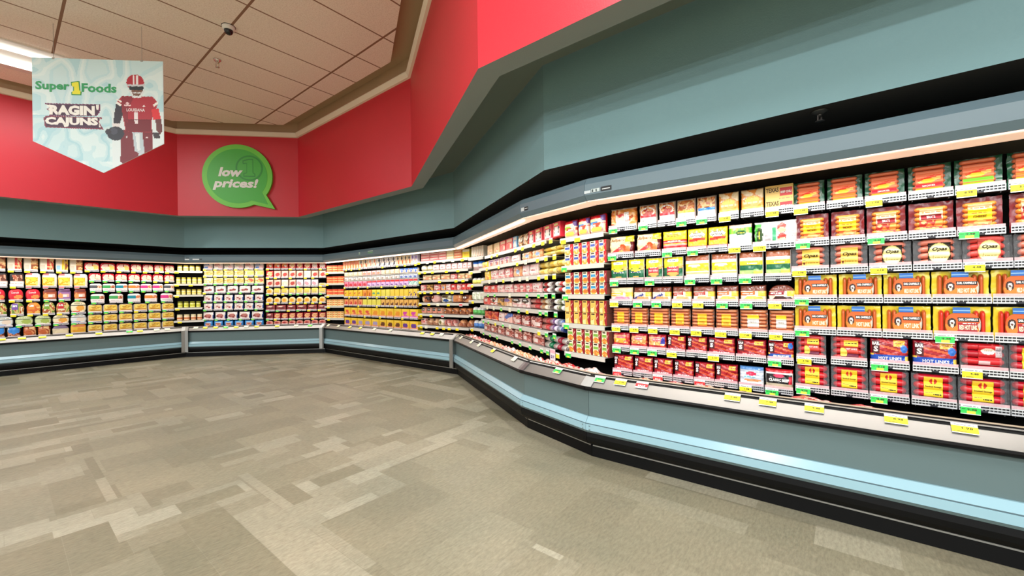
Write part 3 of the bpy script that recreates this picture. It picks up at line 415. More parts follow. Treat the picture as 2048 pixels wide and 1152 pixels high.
["leftl","fourth","L",-0.22,0.918,0.211,"far",[[0.016,0.158,"ar_grn","y",1],[0.192,0.154,"ar_pur","y",1],[0.367,0.155,"ar_or","y",1],[0.531,0.15,"ar_grn","y",1],[0.692,0.161,"ar_red","y",1],[0.874,0.192,"ov_crm","g",1]],[]],
["leftl","fifth","L",-0.22,0.743,0.165,"far",[[0.062,0.184,"ov_wb","",1],[0.266,0.193,"ov_grn","g",1],[0.466,0.186,"ov_grn","g",1],[0.668,0.195,"ov_crm","g",1],[0.875,0.198,"ov_wb","g",1]],[]],
["leftl","bottom","L",-0.22,0.568,0.167,"far",[[0.005,0.133,"bg_blu","",1],[0.158,0.143,"bg_blu","",1],[0.324,0.148,"bg_or","",1],[0.478,0.148,"bg_or","",1],[0.663,0.2,"ov_bag","",1],[0.871,0.191,"ov_org","",1]],[]],
["leftr","top","L",-0.22,1.654,0.157,"far",[[1.043,0.195,"rt_y","y",1],[1.246,0.204,"rt_y","y",1],[1.448,0.192,"rt_y","y",1],[1.628,0.161,"rt_p","y",1],[1.796,0.166,"rt_p","y",1],[1.96,0.153,"rt_y","y",1],[2.119,0.157,"rt_p","y",1]],[]],
["leftr","second","L",-0.22,1.475,0.144,"far",[[1.082,0.165,"rt_p","g",1],[1.251,0.165,"rt_p","g",1],[1.423,0.171,"rt_p","g",1],[1.599,0.174,"rt_p","g",1],[1.773,0.165,"rt_p","g",1],[1.943,0.167,"rt_p","y",1],[2.114,0.165,"rt_p","y",1]],[]],
["leftr","third","L",-0.22,1.294,0.142,"far",[[1.09,0.159,"wt_k","g",1],[1.257,0.168,"wt_g","g",1],[1.428,0.164,"wt_t","g",1],[1.597,0.167,"wt_o","g",1],[1.769,0.169,"wt_m","g",1],[1.941,0.167,"wt_m","g",1],[2.112,0.165,"wt_k","g",1]],[]],
["leftr","fourth","L",-0.22,1.09,0.165,"far",[[1.112,0.183,"wt_g","g",1],[1.351,0.192,"wt_g","",1],[1.596,0.188,"wt_t","g",1],[1.835,0.19,"wt_o","g",1],[2.074,0.199,"wt_m","g",1]],[]],
["leftr","fifth","L",-0.22,0.916,0.151,"far",[[1.077,0.19,"yt","g",1],[1.275,0.198,"yt","g",1],[1.477,0.196,"yt","g",1],[1.682,0.205,"yt","y",1],[1.888,0.199,"yt","g",1],[2.091,0.199,"yt","g",1]],[]],
["leftr","sixth","L",-0.22,0.747,0.144,"far",[[1.076,0.19,"yt","g",1],[1.274,0.198,"yt","g",1],[1.475,0.196,"yt","g",1],[1.68,0.205,"yt","g",1],[1.886,0.198,"yt","g",1],[2.089,0.199,"yt","g",1]],[]],
["leftr","bottom","L",-0.22,0.571,0.146,"far",[[1.074,0.19,"yt","",1],[1.272,0.198,"yt","",1],[1.474,0.196,"yt","",1],[1.678,0.205,"yt","",1],[1.884,0.198,"yt","",1],[2.088,0.199,"yt","",1]],[]]]
RAIL_TAGS=[["S5",-1.371,"g"],["S5",-1.213,"y"],["S5",-1.062,"r"],["S5",-0.522,"y"],["S5",-0.345,"y"],["S5",-0.136,"y"],["S5",0.179,"y"],["S5",0.403,"y"],["W",-2.508,"g"],["S4",-5.885,"w"],["S4",-5.65,"w"],["S4",-5.107,"w"],["S4",-4.774,"w"],["S4",-4.247,"y"],["S4",-3.627,"w"],["S3",-8.148,"w"],["S3",-7.756,"w"],["S3",-7.333,"y"],["S3",-6.97,"y"],["S3",-6.518,"w"],["S3",-6.041,"w"],["S3",-5.194,"y"],["S3",-4.955,"y"],["S3",-4.749,"w"],["B",-5.127,"w"],["B",-4.955,"y"],["B",-4.764,"y"],["B",-4.581,"g"],["B",-4.388,"y"],["B",-4.203,"w"],["B",-4.008,"y"],["B",-3.623,"y"],["B",-3.261,"w"],["B",-2.993,"g"],["L",0.031,"y"],["L",0.234,"y"],["L",0.447,"y"],["L",0.745,"y"],["L",1.096,"y"],["L",1.489,"g"],["L",1.632,"y"],["L",1.872,"w"],["L",2.027,"w"]]
# ------------------------------------------------------------------ building shell
RED_E = {'L': .0094, 'B': -.0075, 'S3': -.0306, 'S4': -.0215, 'S5': .0502}
WSECS = ['L', 'B', 'S3', 'S4', 'S5']; WENDS = (-7., 7.)
def strip(mb, secs, ends, prof, ex=None, col=(255, 255, 255), close=False, mi=0):
    """sweep a (d, z) profile along consecutive sections with mitred corners"""
    ex = ex or {}
    rings = []
    for i in range(len(secs)+1):
        ring = []
        for d, z in prof:
            if i == 0: p = PT(secs[0], ends[0], d+ex.get(secs[0], 0), z); ring.append((p.x, p.y, z))
            elif i == len(secs): p = PT(secs[-1], ends[1], d+ex.get(secs[-1], 0), z); ring.append((p.x, p.y, z))
            else:
                c = CORNER(secs[i-1], secs[i], d, ex.get(secs[i-1], 0), ex.get(secs[i], 0)); ring.append((c[0], c[1], z))
        rings.append(ring)
    n = len(prof); vs = [p for r in rings for p in r]; fs = []
    for i in range(len(secs)):
        for j in range(n if close else n-1):
            a, b = i*n+j, i*n+(j+1) % n
            fs.append((a, b, b+n, a+n))
    if close:
        fs.append(tuple(range(n))); fs.append(tuple(range((len(rings)-1)*n+n-1, (len(rings)-1)*n-1, -1)))
    mb.add(vs, fs, col, mi=mi)
def wall(name, prof, mat, ex=None, close=False):
    mb = MB(); strip(mb, WSECS, WENDS, prof, ex, close=close); return STRUCT(OBJ(name, mb.mesh(name, mat)))
wall('wall_bulkhead', [(.667, 2.656), (.667, 4.145)], M_RED, RED_E)
wall('trim_1', [(.667, 2.656), (.505, 2.656), (.505, 2.95)], M_BEAM, RED_E)
wall('trim_2', [(.665, 4.135), (.70, 4.14), (.725, 4.20), (.725, 4.215), (.668, 4.218)], M_CROWN, RED_E)
wall('trim_3', [(.667, 4.21), (.667, 4.42)], M_COVE, RED_E)
wall('wall_upper', [(.028, 2.138), (.028, 2.955)], M_WALL)
wall('trim_4', [(.03, 2.95), (.53, 2.95)], M_SOFF)
wall('trim_5', [(.028, 2.138), (-.95, 2.138), (-.95, 1.5)], M_UNDER)
wall('trim_6', [(.665, 4.42), (1.25, 4.42)], M_COVE, RED_E)

CEIL_Z = 4.27
def grid_mat(name):
    m, n, l, b = nt(name); b.inputs['Roughness'].default_value = .9
    tc = n.new('ShaderNodeTexCoord'); sp = n.new('ShaderNodeSeparateXYZ'); l.new(tc.outputs['Object'], sp.inputs[0])
    def line(out, off, step, wdt):
        a = n.new('ShaderNodeMath'); a.operation = 'SUBTRACT'; l.new(out, a.inputs[0]); a.inputs[1].default_value = off-wdt/2
        d = n.new('ShaderNodeMath'); d.operation = 'DIVIDE'; l.new(a.outputs[0], d.inputs[0]); d.inputs[1].default_value = step
        f = n.new('ShaderNodeMath'); f.operation = 'FRACT'; l.new(d.outputs[0], f.inputs[0])
        c = n.new('ShaderNodeMath'); c.operation = 'LESS_THAN'; l.new(f.outputs[0], c.inputs[0]); c.inputs[1].default_value = wdt/step
        return c.outputs[0]
    g1 = line(sp.outputs[0], .458, 1.235, .026); g2 = line(sp.outputs[1], 4.295, .615, .02)
    mx = n.new('ShaderNodeMath'); mx.operation = 'MAXIMUM'; l.new(g1, mx.inputs[0]); l.new(g2, mx.inputs[1])
    no = n.new('ShaderNodeTexNoise'); no.inputs['Scale'].default_value = 70; no.inputs['Detail'].default_value = 6; no.inputs['Roughness'].default_value = .75
    l.new(tc.outputs['Object'], no.inputs[0])
    cr = n.new('ShaderNodeValToRGB'); cr.color_ramp.elements[0].position = .35; cr.color_ramp.elements[1].position = .55
    cr.color_ramp.elements[0].color = (*lin((226, 212, 198)), 1); cr.color_ramp.elements[1].color = (*lin((248, 238, 226)), 1)
    l.new(no.outputs[0], cr.inputs[0])
    c = n.new('ShaderNodeMix'); c.data_type = 'RGBA'; l.new(mx.outputs[0], c.inputs[0]); l.new(cr.outputs[0], c.inputs[6])
    c.inputs[7].default_value = (*lin((140, 106, 84)), 1); l.new(c.outputs[2], b.inputs['Base Color'])
    bp = n.new('ShaderNodeBump'); bp.inputs['Strength'].default_value = .3; bp.inputs['Distance'].default_value = .01
    l.new(no.outputs[0], bp.inputs['Height']); l.new(bp.outputs[0], b.inputs['Normal'])
    return m
RZ_U = math.atan2(UDIR.y, UDIR.x)
def to_ut(p): v = Vector((p[0], p[1], 0)); return (v.dot(UDIR), v.dot(TDIR))
def ceil_poly(d):
    pts = [PT('L', -9, d, 0)[:2], CORNER('L', 'B', d), CORNER('B', 'S3', d), CORNER('S3', 'S4', d, -.03, -.02), CORNER('S4', 'S5', d, -.02, .05), PT('S5', 7, d, 0)[:2]]
    return [to_ut(p) for p in pts]
cp = ceil_poly(.93); mb = MB(); nn = len(cp)
mb.add([(u, t, CEIL_Z) for u, t in cp]+[(u, t, 4.42) for u, t in cp], [tuple(range(nn))]+[(i, i+1, i+1+nn, i+nn) for i in range(nn-1)])
STRUCT(OBJ('ceiling', mb.mesh('ceiling', grid_mat('ceiling_tile')), rz=RZ_U))

def floor_mat():
    m, n, l, b = nt('vinyl_floor'); b.inputs['Roughness'].default_value = .42; b.inputs['Specular IOR Level'].default_value = .35
    tc = n.new('ShaderNodeTexCoord')
    def mp(sc, rot, loc=(0, 0, 0)):
        q = n.new('ShaderNodeMapping'); q.inputs['Scale'].default_value = sc; q.inputs['Rotation'].default_value = (0, 0, rot); q.inputs['Location'].default_value = loc
        l.new(tc.outputs['Object'], q.inputs[0]); return q.outputs[0]
    def brick(vec, w, h, c1, c2, off=.5):
        q = n.new('ShaderNodeTexBrick'); l.new(vec, q.inputs[0]); q.offset = off; q.squash = 1
        q.inputs['Scale'].default_value = 1; q.inputs['Brick Width'].default_value = w; q.inputs['Row Height'].default_value = h
        q.inputs['Mortar Size'].default_value = .0012; q.inputs['Color1'].default_value = (*c1, 1); q.inputs['Color2'].default_value = (*c2, 1)
        q.inputs['Mortar'].default_value = (*[.5*(a+b_)*.93 for a, b_ in zip(c1, c2)], 1); return q.outputs[0]
    def mix(f, a, b_, blend='MIX'):
        q = n.new('ShaderNodeMix'); q.data_type = 'RGBA'; q.blend_type = blend
        if hasattr(f, 'default_value') or not isinstance(f, (int, float)): l.new(f, q.inputs[0])
        else: q.inputs[0].default_value = f
        l.new(a, q.inputs[6]); l.new(b_, q.inputs[7]); return q.outputs[2]
    D1, D2 = lin((136, 130, 112)), lin((155, 149, 130))
    b1 = brick(mp((1, 1, 1), 0), .46, .305, D1, D2, .35)
    b2 = brick(mp((1, 1, 1), PI/2, (.13, .21, 0)), .62, .2, lin((132, 126, 107)), lin((163, 157, 140)), .43)
    b3 = brick(mp((1, 1, 1), 0, (.3, .08, 0)), .31, .155, lin((139, 133, 114)), lin((173, 168, 152)), .5)
    m1 = brick(mp((1, 1, 1), PI/2, (.4, .17, 0)), .92, .61, (0, 0, 0), (1, 1, 1), .37)
    m2 = brick(mp((1, 1, 1), 0, (.7, .33, 0)), .62, .31, (0, 0, 0), (1, 1, 1), .29)
    t1 = n.new('ShaderNodeMath'); t1.operation = 'GREATER_THAN'; t1.inputs[1].default_value = .5; l.new(m1, t1.inputs[0])
    t2 = n.new('ShaderNodeMath'); t2.operation = 'GREATER_THAN'; t2.inputs[1].default_value = .68; l.new(m2, t2.inputs[0])
    c = mix(t1.outputs[0], b1, b2); c = mix(t2.outputs[0], c, b3)
    no = n.new('ShaderNodeTexNoise'); no.inputs['Scale'].default_value = 26; no.inputs['Detail'].default_value = 9; no.inputs['Roughness'].default_value = .72
    l.new(mp((1, 3, 1), 0), no.inputs[0])
    no2 = n.new('ShaderNodeTexNoise'); no2.inputs['Scale'].default_value = 1.6; no2.inputs['Detail'].default_value = 4; l.new(mp((1, 1, 1), 0), no2.inputs[0])
    r1 = n.new('ShaderNodeValToRGB'); r1.color_ramp.elements[0].position = .3; r1.color_ramp.elements[1].position = .68
    r1.color_ramp.elements[0].color = (.66, .66, .64, 1); r1.color_ramp.elements[1].color = (1.12, 1.12, 1.1, 1); l.new(no.outputs[0], r1.inputs[0])
    r2 = n.new('ShaderNodeValToRGB'); r2.color_ramp.elements[0].position = .3; r2.color_ramp.elements[1].position = .7
    r2.color_ramp.elements[0].color = (.88, .90, .86, 1); r2.color_ramp.elements[1].color = (1.12, 1.07, 1.0, 1); l.new(no2.outputs[0], r2.inputs[0])
    c = mix(1.0, c, r1.outputs[0], 'MULTIPLY'); c = mix(1.0, c, r2.outputs[0], 'MULTIPLY')
    l.new(c, b.inputs['Base Color'])
    bp = n.new('ShaderNodeBump'); bp.inputs['Strength'].default_value = .08; bp.inputs['Distance'].default_value = .003; l.new(no.outputs[0], bp.inputs['Height']); l.new(bp.outputs[0], b.inputs['Normal'])
    return m
mb = MB(); mb.add([(-16, -14, 0), (14, -14, 0), (14, 14, 0), (-16, 14, 0)], [(0, 1, 2, 3)])
STRUCT(OBJ('floor', mb.mesh('floor', floor_mat()), rz=RZ_U))

# ------------------------------------------------------------------ refrigerated cases
CLAB = {'L': 'teal-grey open refrigerated case along the left side, under the hanging banner',
        'B': 'teal-grey open refrigerated case across the far back, below the green sign',
        'S3': 'teal-grey open refrigerated case right of the back corner holding lunch kits and hams',
        'S4': 'teal-grey open refrigerated case set at an angle with sliced meat shelves',
        'W': 'short teal-grey refrigerated case at the bend, filled with red and white boxes',
        'S5': 'longest teal-grey refrigerated case in front at right, hung with sausages and hot dogs'}
CROOT = {}
def part(name, mb, mat, parent, label=None):
    o = OBJ(name, mb.mesh(name, mat), parent=parent)
    if label: o['label'] = label
    return o
for ck, cl, cr in CASES:
    root = bpy.data.objects.new('refrigerated_display_case', None); COL.objects.link(root)
    TAG(root, CLAB[ck], 'refrigerated case', 'refrigerated cases round the room'); CROOT[ck] = root
    def sweep(name, prof, mat, close=False, inset=.0015, z0=None):
        m_ = MB(); rings = []
        for side in (0, 1):
            other = (cl, cr)[side]; ring = []
            for d, z in prof:
                if isinstance(other, str):
                    c = CORNER(other, ck, d) if side == 0 else CORNER(ck, other, d); s = s_of(ck, c)
                else: s = other
                s += inset*(1 if side == 0 else -1)
                ring.append(tuple(PT(ck, s, d, z)))
            rings.append(ring)
        n_ = len(prof); fs = [(j, (j+1) % n_, (j+1) % n_+n_, j+n_) for j in range(n_ if close else n_-1)]
        if close: fs += [tuple(range(n_)), tuple(range(2*n_-1, n_-1, -1))]
        m_.add(rings[0]+rings[1], fs); return part(name, m_, mat, root)
    sweep('kick_plate', [(-.7, 0.002), (0, .002), (0, .078), (-.01, .082), (-.01, .10), (-.7, .10)], M_BLACK, True)
    sweep('kick_trim', [(.003, .078), (.003, .086), (-.008, .086), (-.008, .078)], M_TRIM, True, .01)
    sweep('lower_bumper', [(-.008, .10), (.04, .104), (.058, .13), (.064, .16), (.06, .19), (-.05, .19), (-.05, .10)], M_BLACK, True)
    sweep('bumper_underside', [(-.02, .1905), (.060, .191), (.0665, .206), (-.02, .206)], M_PANEL, True)
    sweep('bumper_groove', [(.050, .2515), (.0678, .2515), (.0678, .2585), (.050, .2585)], M_GROOVE, True)
    sweep('bumper_rail', [(-.02, .2075), (.068, .2075), (.07, .25), (.0665, .252), (.0665, .257), (.069, .259), (.042, .298), (-.02, .299)], M_BUMP, True)
    sweep('front_panel', [(.03, .292), (.03, .488), (-.05, .488), (-.05, .292)], M_PANEL, True)
    sweep('hand_rail', [(.03, .484), (.066, .488), (.076, .496), (.078, .506), (.07, .516), (.02, .516)], M_BLACK, True)
    sweep('rail_cap', [(.067, .515), (.0, .570), (-.006, .570), (.03, .515)], M_STEEL, True, .012)
    sweep('price_channel', [(-.004, .569), (-.008, .576), (-.036, .592), (-.06, .588), (-.06, .52), (.0, .52)], M_BLACK, True)
    sweep('channel_bead', [(-.014, .5835), (-.018, .586), (-.022, .5882), (-.018, .581)], M_TRIM, True, .02)
    sweep('tray_lip', [(-.05, .589), (-.056, .594), (-.064, .594), (-.064, .585)], flat('beige_lip', (168, 150, 128), .5), True)
    sweep('deck', [(-.06, .535), (-.75, .535), (-.75, .50), (-.06, .50)], M_VOID, True)
    sweep('back_panel', [(-.75, .50), (-.75, 1.93), (-.79, 1.93), (-.79, .50)], M_VOID, True)
    sweep('case_body', [(-.05, .30), (-.05, .49), (-.79, .49), (-.79, .12), (-.06, .12)], M_VOID, True)
    sweep('inner_top', [(-.75, 1.93), (-.11, 1.93), (-.11, 1.845), (-.125, 1.845), (-.125, 1.915), (-.75, 1.915)], flat('inner_top_taupe', (150, 134, 122), .5), True)
    sweep('canopy', [(.024, 1.847), (.05, 1.883), (.052, 1.958), (.026, 2.004), (-.79, 2.004), (-.79, 1.94), (-.10, 1.94), (-.10, 1.847)], M_FASC, True)
    sweep('light_panel', [(.022, 1.846), (.022, 1.840), (-.10, 1.834), (-.10, 1.846)], M_LITE, True, .004)
    if ck in ('S3', 'S4'):
        sweep('light_tube', [(.0, 1.834), (-.004, 1.826), (-.016, 1.826), (-.02, 1.834)], M_TUBE, True, .05)
    # joint covers on the rail and corner post
    for side, other in ((0, cl), (1, cr)):
        if not isinstance(other, str):
            s = other; m_ = MB(); e = .03 if side == 0 else -.03
            vs = []
            for ss in (s-e, s-(.002 if e > 0 else -.002)):
                vs += [tuple(PT(ck, ss, d, z)) for d, z in [(-.79, .0), (.05, .0), (.07, .2), (.05, .5), (.0, .58), (-.1, .6), (-.1, 1.85), (.05, 1.85), (.03, 2.0), (-.79, 2.0)]]
            m_.add(vs, [tuple(range(10)), tuple(range(19, 9, -1))]+[(i, (i+1) % 10, (i+1) % 10+10, i+10) for i in range(10)])
            part('end_panel', m_, M_PANEL, root)
            continue
        if side == 1:
            sharp = (ck, other) in (('L', 'B'), ('B', 'S3'), ('S3', 'S4'))
            prof = [(.080, .102), (.087, .102), (.087, .520), (.005, .592), (-.001, .587), (.080, .514)] if sharp else [(.0695, .5175), (.0735, .5205), (.006, .5775), (.002, .5745)]
            hw = .055 if sharp else .045
            m_ = MB(); rg = [[], [], []]
            for d, z in prof:
                c = CORNER(ck, other, d); v = Vector((c[0], c[1], z))
                a = v-Vector((*SEC[ck][1:], 0))*hw; b_ = v+Vector((*SEC[other][1:], 0))*hw
                rg[0].append(tuple(a)); rg[1].append(tuple(v)); rg[2].append(tuple(b_))
            n_ = len(prof); fs = []
            for i in (0, 1): fs += [(i*n_+j, i*n_+(j+1) % n_, (i+1)*n_+(j+1) % n_, (i+1)*n_+j) for j in range(n_)]
            fs += [tuple(range(n_)), tuple(range(3*n_-1, 2*n_-1, -1))]
            m_.add(rg[0]+rg[1]+rg[2], fs)
            jc = part('corner_post' if sharp else 'rail_joint_cover', m_, M_TRIM if sharp else (M_JOINTD if ck == 'S4' else M_JOINT), root)
            if not sharp:   # bolted joint plates on the bumper
                m_ = MB()
                for sgn, kk in ((-1, ck), (1, other)):
                    t_ = Vector((*SEC[kk][1:], 0)); c = CORNER(ck, other, .0705); v = Vector((c[0], c[1], 0)); nn_ = Vector((*NV(kk), 0))
                    for zz in (.215, .24):
                        p = v+t_*sgn*.03; 
                        m_.lathe([(.001, 0), (.006, 0), (.005, .002), (.001, .003)], 8, (120, 140, 145), c=(0, 0, 0))
                        for q in range(len(m_.v)-32, len(m_.v)):
                            a = m_.v[q]; w = p+t_*a[0]+Vector((0, 0, zz+a[1]))-nn_*a[2]; m_.v[q] = tuple(w)
                part('joint_bolts', m_, M_PRINT, jc)
# small data plates on the canopy fascia
def plate(ck, s, z, bits, d=.0525):
    m_ = MB()
    for x0, x1, z0, z1, c in bits:
        m_.add([tuple(PT(ck, s+x, d, z+zz)) for x, zz in ((x0, z0), (x1, z0), (x1, z1), (x0, z1))], [(0, 1, 2, 3)], c)
        d += .0004
    o = part('data_plate', m_, M_PRINT, CROOT[ck])
a, b = s_range('W', .05)
plate('W', a+.02, 1.895, [(0, .045, 0, .03, (205, 210, 210)), (.05, .10, 0, .03, (25, 28, 30)), (.055, .095, .012, .018, (200, 205, 205))])
a, b = s_range('S5', .05)
plate('S5', a+.0, 1.892, [(0, .05, 0, .02, (200, 206, 208)), (.055, .12, .002, .026, (190, 200, 198)), (.06, .072, .004, .022, (60, 70, 70)), (.09, .1, .004, .022, (60, 70, 70)), (.13, .21, 0, .03, (22, 25, 28)), (.14, .2, .01, .016, (210, 212, 212))])
plate('S3', s_of('S3', CORNER('B', 'S3', .05))+1.35, 1.915, [(0, .05, .0, .012, (170, 205, 160)), (0, .05, .022, .034, (215, 225, 210)), (.30, .46, .03, .042, (200, 215, 190)), (.30, .45, 0, .012, (120, 185, 110))])
plate('B', s_of('B', CORNER('L', 'B', .05))+.03, 1.90, [(-.02, .06, 0, .02, (225, 228, 228)), (.12, .24, 0, .022, (225, 228, 228)), (.24, .29, 0, .022, (60, 66, 70)), (0, .06, .03, .045, (60, 66, 70))])
# ------------------------------------------------------------------ package designs
W_ = (246, 242, 238); K_ = (22, 20, 20); R_ = (214, 30, 44); DR = (132, 22, 32); Y_ = (250, 222, 40); O_ = (236, 122, 40); G_ = (50, 150, 70)
DG = (14, 84, 54); BL = (34, 92, 176); LB_ = (70, 160, 222); PU = (130, 80, 170); PK = (244, 150, 160); CR_ = (250, 236, 205); TN = (226, 188, 136)
BR = (120, 66, 40); MG = (226, 50, 140); TE = (30, 130, 150); LG = (150, 210, 60)
FOOD = [(250, 200, 110), (226, 140, 60), (190, 90, 40), (252, 226, 160)]; MEATC = [(214, 96, 90), (240, 160, 150), (170, 50, 56), (248, 205, 190)]
PASTA = [(250, 205, 60), (236, 170, 40), (254, 232, 120)]; GREENF = [(120, 150, 60), (220, 200, 120), (180, 90, 50), (240, 230, 190)]
D = {}
def dz(name, kind, look, cat, o, dep, bul, L, cr=0., side=(205, 200, 196), topc=None, **kw):
    D[name] = dict(kind=kind, look=look, cat=cat, o=o, dep=dep, bul=bul, L=L, cr=cr, side=side, topc=topc, **kw)
def box(name, kind, look, cat, L, side, dep=.07, topc=None): dz(name, kind, look, cat, 'rect', dep, 0, L, 0, side, topc)
def pouch(name, kind, look, cat, L, side, o='rect', dep=.035, bul=.022, cr=.006, **kw): dz(name, kind, look, cat, o, dep, bul, L, cr, side, **kw)
# -- linked sausages: children film, sausages, label
def links(name, kind, look, sa, film, fcol, lab, lrect, zlow=.1, cat='sausage pack', fm=.02, vert=False, lip=True):
    D[name] = dict(kind=kind, look=look, cat=cat, comp=True, sa=sa, film=film, fcol=fcol, lab=lab, lrect=lrect, fm=fm, vert=vert)
def hs(n, z0, z1, x0, x1, col, bend=0., col2=None):
    r = (z1-z0)/n/2
    return [(x0, x1, z0+r*(2*i+1), r*1.0, .017, bend, col if (not col2 or i % 2) else col2) for i in range(n)]
hotdog = [('p', [(.1, .64), (.9, .78), (.93, .72), (.12, .55)], (222, 84, 50)), ('p', [(.08, .56), (.9, .72), (.92, .6), (.15, .46)], (250, 206, 120)), ('p', [(.2, .66), (.55, .76), (.75, .8), (.5, .66)], (226, 60, 44))]
sal = (232, 126, 88)
for nm, band, tx, lk in (('gs_orange', (238, 120, 44), '', 'green-film sausage pack, orange label'), ('gs_red', (220, 30, 50), 'SMOKIES', 'green-film sausage pack, red label band'), ('gs_green', (110, 205, 40), '', 'green-film sausage pack, lime label band')):
    L = [('f', sal)]+hotdog+[('e', .46, .56, .24, .1, (246, 200, 60)), ('l', .3, .54, .62, .58, (120, 60, 20), 1), ('r', .02, .28, .98, .43, band), ('r', .02, .18, .98, .27, (250, 200, 60) if nm != 'gs_green' else (190, 225, 50)),
        ('r', .02, .02, .98, .17, (238, 222, 214)), ('r', .1, .06, .55, .12, DG if nm == 'gs_orange' else (160, 170, 190)), ('r', .6, .03, .95, .15, W_), ('l', .62, .05, .93, .13, (120, 120, 120), 2)]
    if tx: L.append(('t', tx, .48, .355, .45, .075, W_))
    links(nm, 'sausage_pack', lk, hs(6, .13, .97, -.40, .36, sal), (-.49, .49, .02, 1.0), (12, 84, 56), L, (-.34, .31, .12, .82))
org = (240, 146, 62)
for nm, c1, tx, lk in (('gr_yel', Y_, 'SMOKED', 'red-film pack of orange sausages, yellow label'), ('gr_yel2', (236, 232, 40), 'CHEESE', 'red-film orange sausage pack, lemon label'), ('gr_brat', (150, 26, 40), 'BRATS', 'red-film orange sausage pack, maroon label')):
    dark = nm == 'gr_brat'
    L = [('f', (244, 200, 170) if dark else c1), ('r', 0, .78, 1, 1, (246, 206, 150)), ('e', .5, .84, .3, .14, (250, 228, 190)), ('l', .12, .79, .88, .9, (170, 110, 60), 1)]
    if dark: L += [('r', .06, .5, .94, .74, c1), ('x', .0, .0, 1, .48, [(240, 150, 70), (200, 60, 50), (250, 200, 120)], 5), ('t', tx, .5, .62, .36, .13, W_)]
    else: L += [('r', 0, .3, 1, .76, c1), ('l', .15, .56, .85, .66, (150, 90, 30), 1), ('t', tx, .5, .45, .55, .11, (150, 40, 20)), ('x', 0, 0, 1, .28, [(250, 200, 120), (230, 120, 70), c1], 5)]
    links(nm, 'sausage_pack', lk, hs(6, .06, .88, -.37, .37, org, 0., (234, 134, 56)), (-.49, .49, 0, 1.0), (118, 20, 28), L, (-.26, .26, .22, .80))
sm = (218, 122, 100)
for nm, lk in (('opas_sq', 'clear sausage pack with square yellow label'), ('opas_ov', 'clear sausage pack with oval cream label'), ('opas_red', 'clear pack of reddest sausages, oval cream label')):
    if nm == 'opas_sq': L = [('f', (248, 206, 96)), ('r', .0, .0, 1, .05, (250, 230, 140)), ('r', .05, .42, .2, .44, K_), ('r', .07, .16, .19, .3, BR), ('r', .25, .12, .27, .36, (170, 120, 50)), ('l', .33, .22, .92, .3, (180, 150, 60), 1), ('t', 'Opas', .52, .64, .8, .24, (60, 40, 12), .03, .25)]; rc = (-.22, .26, .2, .86)
    else:
        bg = (38, 26, 18) if nm == 'opas_ov' else (212, 84, 76)
        L = [('f', bg), ('e', .5, .5, .48, .49, (232, 220, 140)), ('e', .5, .5, .44, .44, (243, 236, 176)), ('r', .22, .2, .24, .42, (190, 160, 70)), ('l', .32, .24, .82, .3, (170, 150, 60), 1), ('r', .3, .52, .85, .535, (90, 70, 20)), ('t', 'Opas', .52, .68, .66, .22, (52, 36, 12), .03, .25)]; rc = (-.18, .30, .18, .84)
    links(nm, 'sausage_pack', lk, hs(4, .1, .95, -.40, .40, sm if nm != 'opas_red' else (222, 74, 66), .04), (-.5, .5, .01, .97), None, L, rc)
for nm, c, txt, lk in (('earl_mild', (196, 92, 44), 'MILD HOT LINK', 'yellow-backed pack of upright links, pale lettering'), ('earl_hot', (206, 98, 46), 'HOT LINK', 'yellow-backed pack of upright links, big lettering'), ('earl_red', (218, 56, 40), 'RED HOT LINK', 'yellow-backed pack of red upright links')):
    red = nm == 'earl_red'
    L = [('f', (216, 96, 36)), ('r', 0, .0, 1, .5, (232, 128, 44)), ('r', .0, .0, 1, .2, (238, 150, 70)), ('e', .2, .56, .13, .2, (60, 34, 20)), ('e', .2, .58, .07, .1, W_), ('e', .2, .44, .05, .08, (236, 214, 190)), ('e', .2, .55, .04, .05, (90, 56, 36)),
         ('r', .36, .62, .95, .80, K_), ('p', [(.9, .0), (1, .0), (1, .85), (.94, .9), (.98, .5)], (246, 232, 206)), ('e', .97, .46, .06, .12, (200, 190, 170))]
    if red: L += [('r', .36, .0, .9, .6, (168, 22, 34)), ('l', .44, .06, .86, .14, W_, 1), ('l', .5, .52, .86, .57, W_, 1)]
    L += [('t', "EARL CAMPBELL'S", .65, .71, .52, .1, W_, .04), ('t', txt, .65, .38, .5, .2, (250, 232, 200), .04)]
    ss = [(.02, .88, x, .052, .02, 0, c) for x in (-.36, -.25, .25, .36)]
    links(nm, 'hot_link_pack', lk, ss, (-.5, .5, .0, .99), (232, 208, 36), L, (-.30, .32, .1, .82), vert=True, cat='sausage pack')
links('smk_hot', 'sausage_pack', 'glossy red sausage pack, small yellow label', hs(4, .12, .98, -.47, .47, (196, 42, 46), .03), (-.5, .5, .0, 1.0), None,
      [('f', (206, 64, 50)), ('r', .2, .62, .98, .98, (246, 206, 66)), ('l', .3, .74, .9, .84, K_, 1), ('r', 0, 0, 1, .18, (110, 30, 60)), ('e', .14, .2, .24, .3, (240, 214, 90)), ('t', 'HOT LINKS', .62, .46, .6, .1, W_)], (-.24, .28, .28, .88))
links('redyel', 'sausage_pack', 'glossy red smoked sausage pack, yellow front label', hs(3, .22, .98, -.46, .46, (214, 34, 40), .0, (196, 26, 44)), (-.5, .5, .0, 1.0), None,
      [('f', (248, 214, 50)), ('r', .0, .86, 1, 1, (240, 190, 40)), ('e', .5, .78, .2, .14, (206, 50, 40)), ('r', .46, .66, .54, .9, (248, 214, 50)), ('l', .5, .1, .92, .2, K_, 1), ('l', .08, .2, .5, .26, (150, 100, 20), 1), ('t', 'Smoked Sausage', .5, .52, .84, .1, (90, 40, 20))], (-.22, .22, .25, .9))
